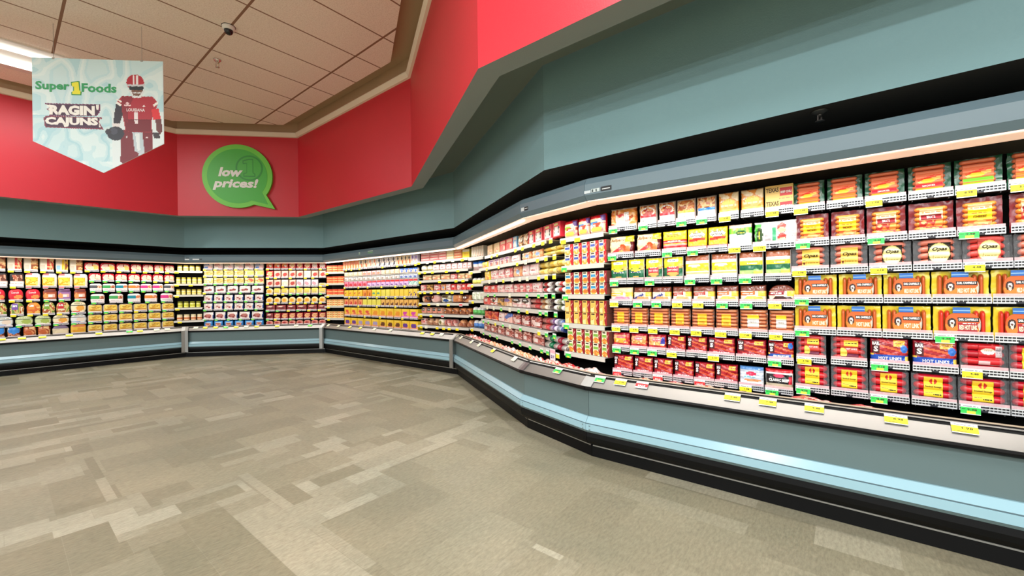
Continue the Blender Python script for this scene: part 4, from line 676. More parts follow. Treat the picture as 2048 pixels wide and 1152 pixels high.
links('redlong', 'sausage_pack', 'long red sausage pack with white oval mark', hs(4, .06, .98, -.47, .47, (206, 30, 38), .0, (180, 24, 40)), (-.5, .5, .01, .98), None,
      [('f', (206, 30, 38)), ('e', .42, .7, .3, .16, (240, 226, 206)), ('l', .28, .68, .58, .74, (150, 60, 50), 1), ('r', .72, .4, 1, .98, (226, 200, 200)), ('l', .75, .5, .97, .9, (150, 140, 150), 4), ('r', .0, .02, .5, .2, (236, 190, 190)), ('r', .0, .0, 1, .02, W_)], (-.1, .40, .3, .92))
for nm, c1, lk in (('lnk_y', (246, 196, 50), 'pack of brown links, square yellow label'), ('lnk_w', (236, 232, 226), 'pack of brown links, yellow and white label')):
    L = [('f', c1)]+([('r', 0, .7, 1, 1, (250, 218, 50)), ('l', .2, .4, .8, .55, (120, 90, 60), 2)] if nm == 'lnk_w' else [('l', .25, .6, .75, .8, (206, 140, 40), 3), ('l', .2, .2, .8, .4, (190, 110, 30), 2)])+[('r', 0, 0, 1, .08, (224, 110, 50))]
    links(nm, 'link_pack', lk, hs(7, .04, .99, -.48, .48, (204, 118, 78), .0, (220, 138, 96)), (-.49, .49, 0.01, .99), (132, 88, 70), L, (-.22, .20, .28, .80))
# -- middle bay packs
pouch('bag_shred', 'chicken_bag', 'crinkled clear bag of orange chicken pieces', 'chicken bag', [('x', 0, 0, 1, 1, [(214, 110, 44), (240, 160, 80), (236, 190, 140), (190, 90, 40)], 7), ('r', 0, .93, 1, 1, (226, 220, 214)), ('r', .24, .06, .72, .72, (246, 232, 224)), ('x', .26, .42, .55, .7, [(206, 60, 60), (240, 200, 180)], 8), ('r', .56, .3, .74, .8, (250, 246, 240)), ('l', .58, .36, .72, .76, (190, 180, 180), 6), ('l', .28, .1, .54, .3, (200, 190, 190), 4)], (226, 200, 180), 'bag', .05, .03, .012)
for nm, b2, lk in (('pouch_red', (226, 60, 70), 'clear nugget pouch, red band, white lower half'), ('pouch_ball', (246, 190, 70), 'clear pouch of meatballs above yellow band'), ('pouch_blue', (40, 130, 210), 'clear nugget pouch with blue corner band')):
    pouch(nm, 'chicken_pouch', lk, 'chicken pouch', [('x', 0, .5, 1, .95, [(226, 150, 80), (200, 110, 56), (246, 206, 150), (170, 90, 46)], 6), ('r', 0, .94, 1, 1, (220, 214, 210))]+([('e', .5, .66, .4, .2, W_), ('y', .5, .66, .34, .15, [(190, 60, 40), (240, 180, 120), (230, 120, 60)], 9)] if nm == 'pouch_red' else [])
          + [('r', .08, .42, .95, .52, b2), ('r', .08, .0, .92, .42, (240, 234, 232)), ('l', .2, .24, .8, .32, (190, 190, 190), 1), ('r', 0, 0, .07, 1, (206, 190, 180)), ('r', .95, 0, 1, 1, (190, 176, 170))], (206, 186, 176), 'rect', .045, .026, .006)
pouch('lunch_or', 'lunch_meat_tub', 'orange and white appetizer pack in wire holder', 'appetizer pack', [('x', 0, .62, 1, 1, [(252, 230, 190), (240, 160, 80), (250, 240, 220), (206, 110, 60)], 5), ('r', 0, .3, 1, .64, (240, 150, 50)), ('e', .5, .62, .32, .12, (240, 214, 80)), ('l', .12, .44, .88, .54, (252, 214, 150), 1), ('r', 0, .28, 1, .34, (246, 196, 90)), ('r', 0, 0, 1, .28, (214, 226, 226)), ('l', .05, .04, .95, .24, (130, 160, 160), 3)], (30, 110, 84), 'rect', .05, .01, .003)
box('texas', 'chili_box', 'tan carton stack printed TEXAS twice', 'chili box', [('f', (240, 204, 120)), ('r', .52, .60, .98, .9, (206, 56, 62)), ('r', .52, .10, .98, .40, (206, 56, 62)), ('r', .0, .49, 1, .5, (190, 150, 80)), ('l', .5, .5, 1, .56, (200, 140, 100), 1), ('l', .25, .62, .42, .66, (190, 150, 70), 1), ('l', .22, .12, .42, .16, (190, 150, 70), 1),
    ('t', 'TEXAS', .26, .84, .46, .16, (84, 56, 20), .03), ('t', 'TEXAS', .26, .36, .46, .16, (84, 56, 20), .03), ('t', 'BEEF CHILI', .75, .74, .38, .08, W_, .03), ('t', 'BEEF CHILI', .75, .24, .38, .08, W_, .03)], (206, 170, 100), .06, (236, 206, 140))
pouch('cheddar', 'smoked_sausage_bag', 'cream bag showing sausages, red diagonal banner', 'sausage bag', [('f', (248, 220, 170)), ('p', [(0, .0), (.55, .5), (1, .1), (1, 0)], (236, 150, 60)), ('p', [(.05, .2), (.6, .62), (.66, .46), (.1, .06)], (208, 36, 36)), ('p', [(.5, .6), (.62, .6), (.9, .26), (.72, .14), (.45, .46)], (216, 84, 40)), ('e', .8, .38, .12, .16, (230, 110, 50)), ('r', .68, .72, .96, 1, (248, 224, 40)), ('r', .7, .0, .98, .12, (206, 30, 50)), ('r', .86, .0, 1, .7, (96, 22, 26)), ('t', 'Ballpark', .38, .8, .6, .17, (140, 84, 40), .02, .3)], (100, 20, 24), 'bag', .05, .03, .01)
pouch('yel_stack', 'frank_pack', 'yellow-topped stack of red frank packs', 'hot dog pack', [('f', (206, 36, 46)), ('r', 0, .62, 1, 1, (246, 210, 40)), ('h', 0, 0, 1, .62, 9, (196, 32, 44), (240, 150, 140)), ('l', .2, .74, .7, .86, (130, 80, 30), 2), ('l', .25, .52, .75, .58, W_, 1), ('r', 0, .44, 1, .46, (250, 190, 50))], (196, 40, 50))
pouch('national', 'frank_pack', 'yellow and red frank pack with white starburst', 'hot dog pack', [('f', (248, 214, 44)), ('r', .0, .0, 1, .36, (216, 34, 60)), ('p', [(.1, .46), (.9, .5), (.94, .62), (.08, .58)], (222, 60, 40)), ('r', 0, .3, 1, .35, (250, 190, 60)), ('e', .5, .72, .4, .12, W_), ('l', .3, .76, .7, .82, (90, 80, 40), 1), ('t', 'NATIONAL', .5, .69, .66, .09, (70, 64, 30), .02)], (226, 190, 40))
pouch('jennie', 'turkey_pack', 'white pack with green band and oval logo', 'turkey pack', [('h', 0, 0, 1, .7, 8, (240, 240, 236), (206, 210, 200)), ('r', 0, .84, 1, 1, (236, 190, 170)), ('v', .0, .66, 1, .84, 9, (96, 190, 50), (150, 214, 70)), ('e', .55, .66, .22, .1, (40, 90, 40)), ('l', .42, .62, .7, .68, (246, 220, 60), 1), ('l', .3, .3, .7, .34, G_, 1), ('r', .6, .08, .8, .2, (236, 190, 170))], (230, 226, 220))
pouch('turkey', 'turkey_frank_bag', 'white bag lying sideways with green striped end', 'turkey bag', [('f', (246, 240, 238)), ('h', .03, .08, .2, .92, 9, (60, 180, 60), (110, 206, 90)), ('e', .15, .5, .08, .3, (50, 76, 40)), ('r', .14, .34, .16, .66, (240, 220, 60)), ('r', .44, .24, .52, .76, (60, 160, 110)), ('e', .66, .72, .1, .2, (196, 60, 50)), ('e', .66, .64, .1, .1, (240, 200, 150)), ('e', .66, .34, .1, .2, (196, 60, 50)), ('e', .66, .26, .1, .1, (240, 200, 150)), ('l', .76, .1, .94, .9, (190, 186, 186), 12), ('l', .27, .2, .42, .8, (180, 176, 178), 3)], (240, 236, 234), 'bag', .045, .028, .01)
for nm, mid, lk in (('oscar_g', None, 'yellow and green hot dog pack'), ('oscar_r', (214, 40, 56), 'yellow and green hot dog pack, red square label')):
    L = [('f', W_), ('r', .04, .2, .96, .66, (14, 96, 60)), ('v', .04, .56, .96, .97, 9, (250, 224, 40), (246, 204, 30)), ('e', .5, .84, .3, .07, (240, 240, 236)), ('l', .32, .81, .68, .86, (120, 130, 150), 1), ('e', .85, .62, .14, .1, (246, 180, 100)), ('e', .5, .32, .28, .07, (236, 170, 90))]
    L += [('r', .2, .3, .8, .62, mid), ('e', .5, .34, .28, .07, (240, 170, 90)), ('l', .3, .56, .7, .6, W_, 1), ('t', 'HOT DOGS', .5, .48, .5, .07, W_)] if mid else [('r', .2, .28, .8, .62, (14, 96, 60)), ('e', .5, .54, .3, .06, (246, 220, 60)), ('r', .2, .42, .8, .48, W_), ('l', .26, .43, .74, .47, (80, 60, 120), 1)]
    L += [('x', .04, .12, .96, .24, [(80, 150, 60), (40, 110, 50), (150, 190, 80)], 12), ('r', 0, 0, 1, .12, (214, 226, 206)), ('r', .6, .03, .95, .12, (246, 226, 60))]
    pouch(nm, 'hot_dog_pack', lk, 'hot dog pack', L, (226, 230, 214))
for nm, z, lk in (('oscar_s', .58, 'yellow hot dog pack, brown dogs on top'), ('oscar_t', .62, 'yellow-green hot dog pack, brown top')):
    pouch(nm, 'hot_dog_pack', lk, 'hot dog pack', [('f', W_), ('r', .04, .78, .96, .99, (156, 84, 50)), ('r', .04, .88, .96, .9, (90, 44, 26)), ('r', .0, .68, 1, .76, (236, 230, 220))]+([('r', .03, .38, .97, .68, (246, 214, 40)), ('v', .08, .42, .92, .5, 11, None, (236, 170, 60)), ('e', .4, .6, .25, .05, W_), ('r', .03, .28, .97, .36, (236, 190, 130))] if nm == 'oscar_s' else [('r', .03, .52, .97, .68, (248, 212, 50)), ('r', .03, .36, .97, .52, (24, 100, 66)), ('x', .03, .34, .97, .4, [(120, 180, 90), (24, 100, 66)], 12), ('l', .35, .56, .75, .62, W_, 1), ('r', .03, .22, .97, .34, (170, 206, 120)), ('r', .62, .2, .97, .32, (246, 220, 90))])
          + [('r', .0, .0, 1, .2, (224, 230, 226)), ('l', .05, .03, .95, .17, (150, 160, 160), 2)], (220, 224, 214))
for nm, c1, c2, lk in (('bp_pink', (240, 180, 60), (240, 140, 170), 'pink and gold bun-length frank pack'), ('bp_blue', (60, 70, 140), (236, 150, 90), 'frank pack with slanted navy banner'), ('bp_red', (180, 50, 40), (240, 180, 120), 'frank pack with rust-red lettering band'), ('bp_or', (214, 110, 50), (246, 200, 90), 'brown-topped frank pack, orange label'), ('bp_dark', (150, 30, 40), (60, 26, 26), 'dark crimson frank pack, arched top')):
    pouch(nm, 'frank_pack', lk, 'hot dog pack', [('f', (244, 220, 200)), ('r', .0, .72, 1, 1, (120, 60, 44) if nm not in ('bp_pink',) else (240, 210, 160)), ('r', 0, .84, 1, .86, (90, 40, 30)), ('p', [(.0, .36), (.55, .66), (.62, .54), (.05, .24)] if nm == 'bp_blue' else [(0, .5), (.6, .54), (.6, .7), (0, .68)], c1), ('r', .7, .46, 1, .72, (246, 206, 80)), ('p', [(.1, .24), (.9, .3), (.85, .42), (.3, .48)], c2), ('l', .1, .56, .5, .64, W_, 1), ('r', 0, .0, 1, .22, (236, 196, 200)), ('r', .6, .0, 1, .2, (226, 60, 90) if nm in ('bp_pink', 'bp_or') else (226, 190, 196)), ('h', 0, 0, 1, .22, 3, None, (214, 140, 150))], (190, 120, 110), 'ar' if nm == 'bp_dark' else 'rect')
crimson = (150, 20, 36)
def meaty(bg):
    L = [('f', bg)]
    for q, (a, c) in enumerate(((.98, (196, 44, 44)), (.80, (226, 104, 60)), (.72, (176, 30, 40)), (.60, (214, 78, 50)), (.50, (150, 22, 36)), (.42, (206, 60, 56)))):
        L.append(('p', [(.2, a), (1.02, a-.22), (1.02, a-.30), (.2, a-.07)], c))
    return L
for nm, lk, t, bb in (('bars', 'crimson smoked sausage pack with white mark', 'FRANKS', None), ('bars_blue', 'crimson sausage pack with blue lower band', 'BEEF', (24, 80, 170)), ('bars_links', 'wide crimson pack, blue HOT LINKS band', 'HOT LINKS', (20, 74, 176))):
    L = meaty(crimson)+[('r', .04, .46, .26, .92, (70, 10, 22)), ('r', .62, .74, .92, .94, (240, 180, 60)), ('l', .66, .8, .9, .88, (150, 60, 30), 1)]
    if bb: L += [('r', .0, .22, 1, .44, bb), ('e', .88, .66 if nm == 'bars_links' else .8, .09, .13, (40, 110, 200)), ('r', .0, .4, .08, .46, (246, 200, 70)), ('r', .9, .24, 1, .42, (246, 206, 90))]
    else: L += [('r', .04, .24, .96, .36, (170, 60, 80))]
    L += [('r', 0, 0, 1, .22, (200, 70, 90)), ('r', 0, .12, 1, .2, (246, 196, 200)), ('h', 0, 0, 1, .1, 2, (150, 30, 50), (236, 170, 180)),
          ('t', 'BAR', .15, .82, .19, .11, W_, .04), ('t', 'S', .15, .63, .12, .2, W_, .05), ('t', t, .52, .32 if bb else .3, .6, .11 if bb else .08, W_, .03)]
    pouch(nm, 'smoked_sausage_pack', lk, 'sausage pack', L, (140, 20, 34), cr=.008)
for nm, c1, c2, lk in (('eck_y', (240, 170, 50), (200, 50, 40), 'red sausage pack, narrow yellow label'), ('eck_ch', (240, 196, 110), (214, 150, 80), 'red sausage pack, tan bread label'), ('eck_bl', (240, 190, 110), (60, 60, 170), 'red sausage pack, blue corner label')):
    pouch(nm, 'smoked_sausage_pack', lk, 'sausage pack', meaty((176, 30, 46))+[('r', .06, .5, .94, .84, (226, 170, 120)), ('x', .08, .42, .92, .64, [c1, (226, 140, 70), (250, 220, 160)], 8), ('e', .5, .72, .28, .1, (240, 120, 130)), ('p', [(.7, .5), (.94, .5), (.94, .86), (.8, .86)], c2), ('r', .2, .58, .8, .68, (246, 200, 60)) if nm == 'eck_y' else ('l', .3, .7, .7, .75, W_, 1), ('r', .0, .0, 1, .34, (196, 50, 70)), ('r', .0, .22, 1, .32, (250, 206, 206)), ('h', 0, 0, 1, .2, 3, (170, 40, 60), (240, 180, 186))], (160, 30, 44), cr=.008)
pouch('bluewhite', 'turkey_pack', 'white and blue turkey frank pack, red oval', 'hot dog pack', [('h', 0, .36, 1, .84, 6, (226, 232, 240), (190, 200, 214)), ('r', 0, .84, 1, 1, (90, 140, 200)), ('e', .5, .7, .22, .08, (216, 40, 84)), ('l', .2, .52, .7, .6, (90, 190, 200), 1), ('e', .55, .42, .36, .06, (226, 150, 100)), ('r', 0, .0, 1, .22, (226, 226, 236)), ('r', .08, .22, .92, .3, (60, 70, 120)), ('l', .1, .04, .9, .18, (120, 110, 150), 2)], (206, 214, 226))
pouch('classic', 'frank_pack', 'black and red pack printed CLASSIC BEEF', 'hot dog pack', [('f', W_), ('r', .0, .86, 1, 1, (206, 36, 46)), ('r', .02, .4, .98, .8, (24, 20, 24)), ('e', .5, .72, .2, .07, (226, 60, 100)), ('r', .84, .4, .98, .7, (206, 40, 60)), ('r', 0, .3, 1, .4, (190, 176, 150)), ('r', 0, .08, 1, .28, (236, 130, 110)), ('r', .0, .2, 1, .28, (250, 214, 150)), ('t', 'CLASSIC BEEF', .5, .54, .72, .12, W_, .05)], (200, 60, 60))
# -- stacked boxes at the bend
for nm, c1, bd, lk in (('wbox_a', (226, 36, 44), (70, 90, 170), 'cream box with navy band'), ('wbox_b', (150, 24, 38), (60, 150, 196), 'cream box with blue band'), ('wbox_c', (160, 26, 36), (240, 190, 90), 'golden box with maroon wave'), ('wbox_d', (150, 24, 38), (130, 180, 70), 'cream box with green band')):
    base = (250, 236, 200) if nm != 'wbox_c' else (244, 196, 96)
    box(nm, 'breakfast_box', lk, 'breakfast box', [('f', base), ('r', .12, .84, .5, .93, (60, 50, 40)), ('r', .04, .5, .6, .7, bd), ('y', .36, .22, .34, .24, [(240, 180, 80), (226, 120, 50), (250, 220, 150)], 5), ('p', [(.66, 1), (1, 1), (1, 0), (.8, 0), (.62, .45)], c1), ('p', [(.66, .5), (.72, .44), (.9, .75), (.86, .78)], (246, 190, 170))], (92, 50, 40), .09, (246, 226, 196))
for nm, c2, lk in (('rbag_g', (150, 200, 60), 'red-topped bag with green label'), ('rbag_b', (50, 140, 206), 'red-topped bag with blue swoosh')):
    pouch(nm, 'bacon_bits_bag', lk, 'bag', [('f', (248, 226, 206)), ('r', 0, .76, 1, 1, (216, 24, 36)), ('r', .08, .64, .6, .74, (246, 226, 170)), ('e', .35, .52, .3, .12, c2), ('x', .3, .1, 1, .5, [(236, 150, 150), (250, 226, 190), (206, 80, 60)], 6), ('e', .5, .18, .36, .14, (246, 210, 90)), ('p', [(.75, .9), (1, .95), (1, .6), (.85, .62)], (120, 90, 170))], (206, 24, 36), 'rect', .05, .024, .004)
# -- angled case
def bx(name, look, cols, kind='meat_carton'):
    a, b_, c_ = cols
    box(name, kind, look, 'carton', [('f', a), ('r', .1, .7, .9, .92, b_), ('y', .5, .35, .38, .26, [b_, c_, a], 4), ('l', .15, .06, .85, .14, (150, 120, 110), 1)], a, .06)
bx('cart_tan', 'tan carton', (TN, (246, 220, 170), (200, 120, 70))); bx('cart_red', 'red carton', ((222, 60, 60), (250, 210, 180), (236, 140, 110))); bx('cart_blue', 'light blue carton', ((120, 180, 226), W_, (240, 220, 200)))
bx('cart_pur', 'plum and tan carton', ((226, 196, 190), (120, 70, 120), (200, 110, 70))); bx('cart_wht', 'slim white carton', ((248, 240, 226), (240, 220, 200), (226, 190, 160)))
box('pch_win', 'bacon_carton', 'red carton with dark window', 'carton', [('f', (226, 44, 60)), ('r', .12, .08, .88, .72, (250, 226, 220)), ('p', [(.66, .2), (.82, .2), (.84, .7), (.62, .7), (.72, .45)], (40, 30, 30)), ('p', [(.18, .2), (.26, .2), (.22, .45), (.28, .66), (.16, .66)], (90, 60, 50)), ('r', .2, .76, .66, .9, (246, 226, 150)), ('y', .42, .32, .18, .2, [(246, 200, 180), (250, 236, 220)], 5)], (214, 40, 60), .06)
pouch('pch_tan', 'snack_pouch', 'tan speckled pouch', 'pouch', [('x', 0, 0, 1, 1, [(250, 226, 190), (200, 140, 90), (120, 80, 50), (250, 240, 220)], 6)], TN, 'bag', .04, .02)
pouch('yel_bag', 'cheese_bag', 'bright yellow bag', 'bag', [('f', (250, 214, 50)), ('x', .1, .1, .9, .5, [(246, 190, 60), (250, 230, 120), (236, 150, 60)], 4)], (240, 200, 40), 'bag', .04, .02)
def sl(name, look, cols, lab=None, kind='sliced_meat_pack', o='rect'):
    pouch(name, kind, look, 'sliced meat pack', [('x', 0, 0, 1, 1, cols, 4), ('r', 0, .0, 1, .1, (248, 226, 220))]+(lab or []), cols[0], o, .035, .022, .006)
wl = [('r', .2, .3, .8, .72, (250, 240, 236)), ('l', .25, .36, .75, .66, (190, 120, 120), 3)]
sl('pk_pale', 'pale pink sliced meat pack', [(248, 220, 214), (240, 190, 190), (252, 240, 232)], wl); sl('pk_pink', 'pink sliced ham pack', [(246, 190, 186), (250, 220, 212), (232, 150, 150)], wl); sl('pk_rose', 'rose sliced meat pack', [(240, 170, 160), (222, 110, 110), (250, 214, 200)], wl)
sl('pk_orange', 'peach coloured sliced meat pack', [(240, 180, 130), (226, 140, 90), (250, 216, 180)], [('e', .62, .45, .2, .22, (150, 180, 220))]); sl('pk_red', 'bright red sliced meat pack', [(222, 46, 50), (240, 100, 90), (206, 30, 40)], [('r', .25, .5, .7, .75, (248, 220, 214))]); sl('pk_wred', 'white and red meat pack', [(246, 226, 214), (206, 60, 60), (250, 240, 230)], [('e', .6, .6, .2, .18, K_)])
sl('pk_gold', 'golden brown sliced meat pack', [(200, 140, 60), (226, 170, 90), (110, 70, 30)]); sl('pk_purp', 'meat pack with purple and orange label', [(240, 190, 130), (236, 160, 110), (250, 220, 190)], [('e', .45, .72, .42, .18, (110, 80, 160))]); sl('pk_oval', 'pink meat pack with dark oval label', [(246, 214, 210), (236, 180, 180), (250, 232, 226)], [('e', .5, .72, .42, .24, (40, 30, 34)), ('e', .5, .76, .24, .1, (226, 226, 226))])
sl('pk_fire', 'red pepperoni pack with orange flecks', [(206, 40, 36), (236, 110, 60), (180, 24, 30)], [('r', .1, .0, .9, .14, (248, 210, 200))]); sl('pk_bluew', 'meat pack with blue diagonal', [(246, 190, 176), (250, 220, 210), (236, 150, 140)], [('p', [(0, .5), (.6, 1), (1, 1), (1, .7), (.4, .4)], (70, 110, 190))])
sl('pk_meat', 'clear pack of dark sliced salami', [(176, 76, 70), (226, 150, 140), (130, 40, 44), (246, 206, 200)], [('r', .55, .25, .9, .5, (246, 226, 220))]); sl('pk_ham', 'clear bag of pink-brown meat chunks', [(206, 120, 110), (160, 76, 66), (236, 180, 166), (120, 50, 44)], [('r', .3, .2, .62, .55, (246, 232, 226))], o='bag'); sl('pk_crm', 'cream cheese-and-meat pack', [(246, 222, 170), (226, 160, 120), (250, 240, 210)])
D['yel_log'] = dict(kind='sausage_chub', look='yellow roll of sausage', cat='sausage roll', roll=[(.3, (246, 220, 110)), (.7, (236, 196, 70)), (1, (246, 226, 140))], n=2)
for nm, cs, lk in (('roll_red', [(.25, W_), (.75, (206, 40, 50)), (1, W_)], 'white roll with red wrap'), ('roll_blk', [(.25, (236, 226, 220)), (.75, (60, 40, 40)), (1, (240, 236, 230))], 'white roll with dark wrap'), ('roll_pink', [(.6, (236, 150, 140)), (1, (200, 70, 70))], 'pink sausage roll'), ('roll_tan', [(.3, (240, 224, 200)), (.7, (206, 150, 100)), (1, (240, 226, 206))], 'tan sausage roll'),
                   ('roll_grn', [(.3, (226, 226, 200)), (.7, (100, 110, 70)), (1, (236, 234, 226))], 'olive-wrapped roll'), ('roll_purp', [(.5, (216, 196, 226)), (.8, (120, 80, 140)), (1, (236, 220, 236))], 'lilac speckled roll'), ('roll_blu', [(.6, (190, 206, 236)), (.85, (60, 90, 170)), (1, (24, 50, 110))], 'blue-ended white roll'),
                   ('tub_grn', [(.62, (240, 236, 230)), (1, (20, 110, 70))], 'white roll with green end'), ('tub_red', [(.6, (240, 226, 226)), (1, (150, 30, 50))], 'white roll with maroon end'), ('tub_wht', [(.7, (244, 240, 236)), (1, (96, 80, 76))], 'white roll with brown end')):
    D[nm] = dict(kind='sausage_chub', look=lk, cat='sausage roll', roll=cs, n=2)
D['blue_tub'] = dict(kind='spread_tub', look='white tub with bright blue lid', cat='tub', lathe=[(.0, 0, W_), (.42, 0, W_), (.46, .45, (250, 214, 214)), (.48, .72, W_), (.5, .74, (30, 100, 190)), (.5, 1, (30, 100, 190)), (0, 1, (60, 130, 210))])
egg = lambda c: [(.0, 0, W_), (.46, 0, W_), (.48, .3, c), (.48, .62, c), (.44, .66, W_), (.4, .85, W_), (.2, .98, W_), (0, 1, W_)]
for nm, c, lk in (('egg_y', (250, 236, 110), 'egg-shaped white tub, yellow band'), ('egg_g', (90, 190, 90), 'white egg tub, green band'), ('egg_b', (70, 130, 206), 'white egg tub, blue band')): D[nm] = dict(kind='egg_tub', look=lk, cat='tub', lathe=egg(c))
pouch('egg_bag', 'cheese_bag', 'white and green cheese bag', 'bag', [('x', 0, 0, 1, 1, [(240, 240, 226), (200, 214, 180), (250, 250, 244)], 4)], (236, 236, 224), 'bag', .05, .03, .01)
# -- deli shelves
for nm, cs, lk in (('stk_pink', [(240, 180, 176), (206, 70, 76)], 'pink sliced meat pack'), ('stk_crm', [(250, 236, 190), (236, 200, 140)], 'cream sliced cheese pack'), ('stk_or', [(240, 170, 120), (206, 84, 60)], 'orange sliced meat pack')):
    dz(nm, 'flat_meat_pack', lk, 'flat pack', 'rect', .06, .0, [('f', cs[0]), ('r', .0, .0, 1, .3, cs[1]), ('l', .2, .5, .8, .75, (250, 240, 236), 1)], 0, cs[0])
box('yel_box', 'sale_carton', 'tall yellow carton', 'carton', [('f', (250, 232, 150)), ('r', 0, .1, 1, .66, (250, 224, 40)), ('l', .2, .2, .8, .55, (246, 190, 30), 2), ('r', 0, .7, 1, .95, (248, 240, 220))], (246, 224, 100), .05)
D['crm_rnd'] = dict(kind='round_cheese', look='round cream cheese', cat='cheese', lathe=[(0, 0, CR_), (.4, 0, CR_), (.5, .3, (250, 240, 190)), (.5, .6, CR_), (.36, .9, (252, 246, 214)), (0, 1, CR_)])
def ham(name, look, body, lab, o, L=None): pouch(name, 'wrapped_ham', look, 'ham', [('x', 0, 0, 1, 1, body, 3)]+(L if L is not None else [('r', .2, .45, .8, .85, (30, 22, 24)), ('l', .3, .6, .7, .72, W_, 1), ('r', .2, .2, .8, .4, lab), ('r', 0, 0, 1, .08, (246, 206, 190))]), body[0], o, .1, .05, .006)
hb = [(196, 120, 80), (226, 160, 110), (150, 84, 56)]; hp = [(236, 180, 170), (246, 210, 200), (206, 120, 110)]
ham('arch_blk', 'arch-topped ham with black label', [(240, 190, 160), (226, 160, 130), (250, 216, 196)], (226, 100, 100), 'ar'); ham('arch_brn', 'brown arch-topped ham', [(190, 110, 64), (216, 140, 84), (140, 76, 44)], W_, 'ar', [('p', [(.05, .35), (.5, .75), (.2, .8)], (40, 26, 22)), ('l', .1, .5, .35, .62, W_, 1), ('r', 0, 0, 1, .12, (246, 190, 170))])
ham('arch_red', 'arch-topped ham with red label', hp, R_, 'ar', [('r', .15, .3, .85, .62, (222, 60, 56)), ('r', .25, .7, .75, .9, (70, 40, 40)), ('l', .2, .4, .8, .52, W_, 1)]); ham('arch_tan', 'tan arch-topped ham', [(214, 160, 120), (236, 190, 150), (176, 120, 90)], R_, 'ar', [('r', .3, .7, .7, .9, (60, 36, 30)), ('l', .2, .35, .8, .5, (246, 220, 200), 2)])
ham('arch_crm', 'cream arch-topped ham', [(246, 232, 206), (250, 240, 220), (226, 200, 160)], R_, 'ar', [('e', .5, .5, .14, .28, (120, 116, 60))]); ham('arch_pk', 'pink arch-topped ham with dark stripe', hp, R_, 'ar', [('p', [(.45, .9), (.6, .9), (.75, .2), (.5, .3)], (130, 60, 60)), ('r', 0, 0, 1, .12, (250, 226, 220))])
ham('cone_brn', 'cone-shaped brown smoked turkey', hb, R_, 'ct', [('p', [(.4, .6), (.6, .6), (.7, .1), (.3, .1)], (176, 100, 70))])
ham('ham_dk', 'dark spiral ham in netting', [(90, 50, 40), (190, 110, 70), (60, 30, 28)], R_, 'ov', [('e', .25, .4, .2, .3, (236, 200, 160))]); ham('ham_pk', 'pink and red boneless ham', hp, R_, 'ov', [('e', .25, .7, .24, .24, (150, 50, 40)), ('e', .25, .75, .08, .08, (240, 220, 120))]); ham('ham_gold', 'gold and white ham with blue badge', [(236, 226, 200), (170, 160, 110), (250, 244, 230)], R_, 'oc', [('r', .2, .62, .8, .9, (90, 70, 40)), ('e', .6, .3, .28, .2, (40, 80, 150))])
ham('ham_log', 'orange-brown ham log with blue end', [(226, 150, 90), (206, 120, 70), (240, 180, 120)], R_, 'sr', [('r', 0, .1, .3, .9, (170, 190, 226)), ('r', 0, 0, 1, .14, (130, 60, 50))]); ham('ham_big', 'largest brown whole ham', [(170, 96, 60), (200, 130, 80), (130, 66, 42)], R_, 'ov', [('e', .35, .6, .3, .34, (110, 56, 40)), ('e', .28, .66, .08, .1, W_), ('e', .45, .66, .08, .1, W_)])
# -- lunch kit wall
for nm, a, b_, lk in (('tb_or', (246, 150, 80), (240, 90, 60), 'slim orange box'), ('tb_red', (250, 226, 190), (226, 100, 40), 'pizza box with black top'), ('tb_blk', (250, 240, 230), (240, 140, 90), 'white and orange box'), ('tb_wht', (246, 238, 238), (60, 56, 70), 'white box with dark arc'), ('tb_pur', (236, 226, 250), (130, 90, 190), 'white and purple box')):
    box(nm, 'lunch_box', lk, 'lunch box', [('f', a), ('y', .5, .36, .4, .24, [b_, a, (250, 220, 170)], 3), ('e', .5, .75, .24, .16, b_ if nm != 'tb_red' else K_), ('r', 0, 0, 1, .14, W_)], a, .05)
for nm, a, b_, lk in (('lt_tan', (248, 226, 190), (200, 130, 90), 'tan lunch tray'), ('lt_pink', (250, 200, 200), (222, 140, 110), 'pale pink lunch tray'), ('lt_blue', (240, 226, 210), (60, 110, 210), 'lunch tray with blue top'), ('lt_wht', (240, 236, 230), (170, 150, 140), 'white lunch tray'), ('lt_blu2', (214, 226, 246), (90, 110, 180), 'bluish lunch tray'),
    ('lk_red', (240, 120, 150), (206, 30, 60), 'red and pink lunch kit'), ('lk_pur', (226, 190, 236), (130, 70, 160), 'purple lunch kit with red top'), ('lk_teal', (206, 236, 230), (60, 160, 150), 'teal lunch kit with red top'), ('ly_red', (248, 200, 50), (216, 70, 50), 'yellow-topped red lunch kit'), ('ly_or', (240, 150, 40), (200, 90, 40), 'orange lunch kit'), ('ly_grn', (240, 226, 60), (110, 170, 120), 'yellow and green lunch kit'),
    ('ly_blu', (240, 226, 90), (120, 150, 200), 'yellow and blue lunch kit'), ('ly_tan', (246, 210, 70), (170, 100, 60), 'yellow and brown lunch kit'), ('ly_pur', (244, 206, 80), (90, 50, 120), 'yellow and violet lunch kit'), ('lo_red', (240, 150, 90), (216, 60, 60), 'orange and red snack kit'), ('lo_brn', (236, 180, 90), (110, 60, 40), 'golden snack kit with dark figures')):
    top = (216, 40, 50) if nm in ('lk_pur', 'lk_teal') else (b_ if nm == 'lt_blue' else a)
    dz(nm, 'lunch_kit', lk, 'lunch kit', 'rect', .05, .008, [('f', a), ('r', 0, .7, 1, 1, top), ('y', .5, .42, .34, .26, [b_, b_, a], 3), ('r', 0, 0, 1, .14, (246, 240, 240) if nm != 'lo_red' else (240, 120, 100))], 0, a)
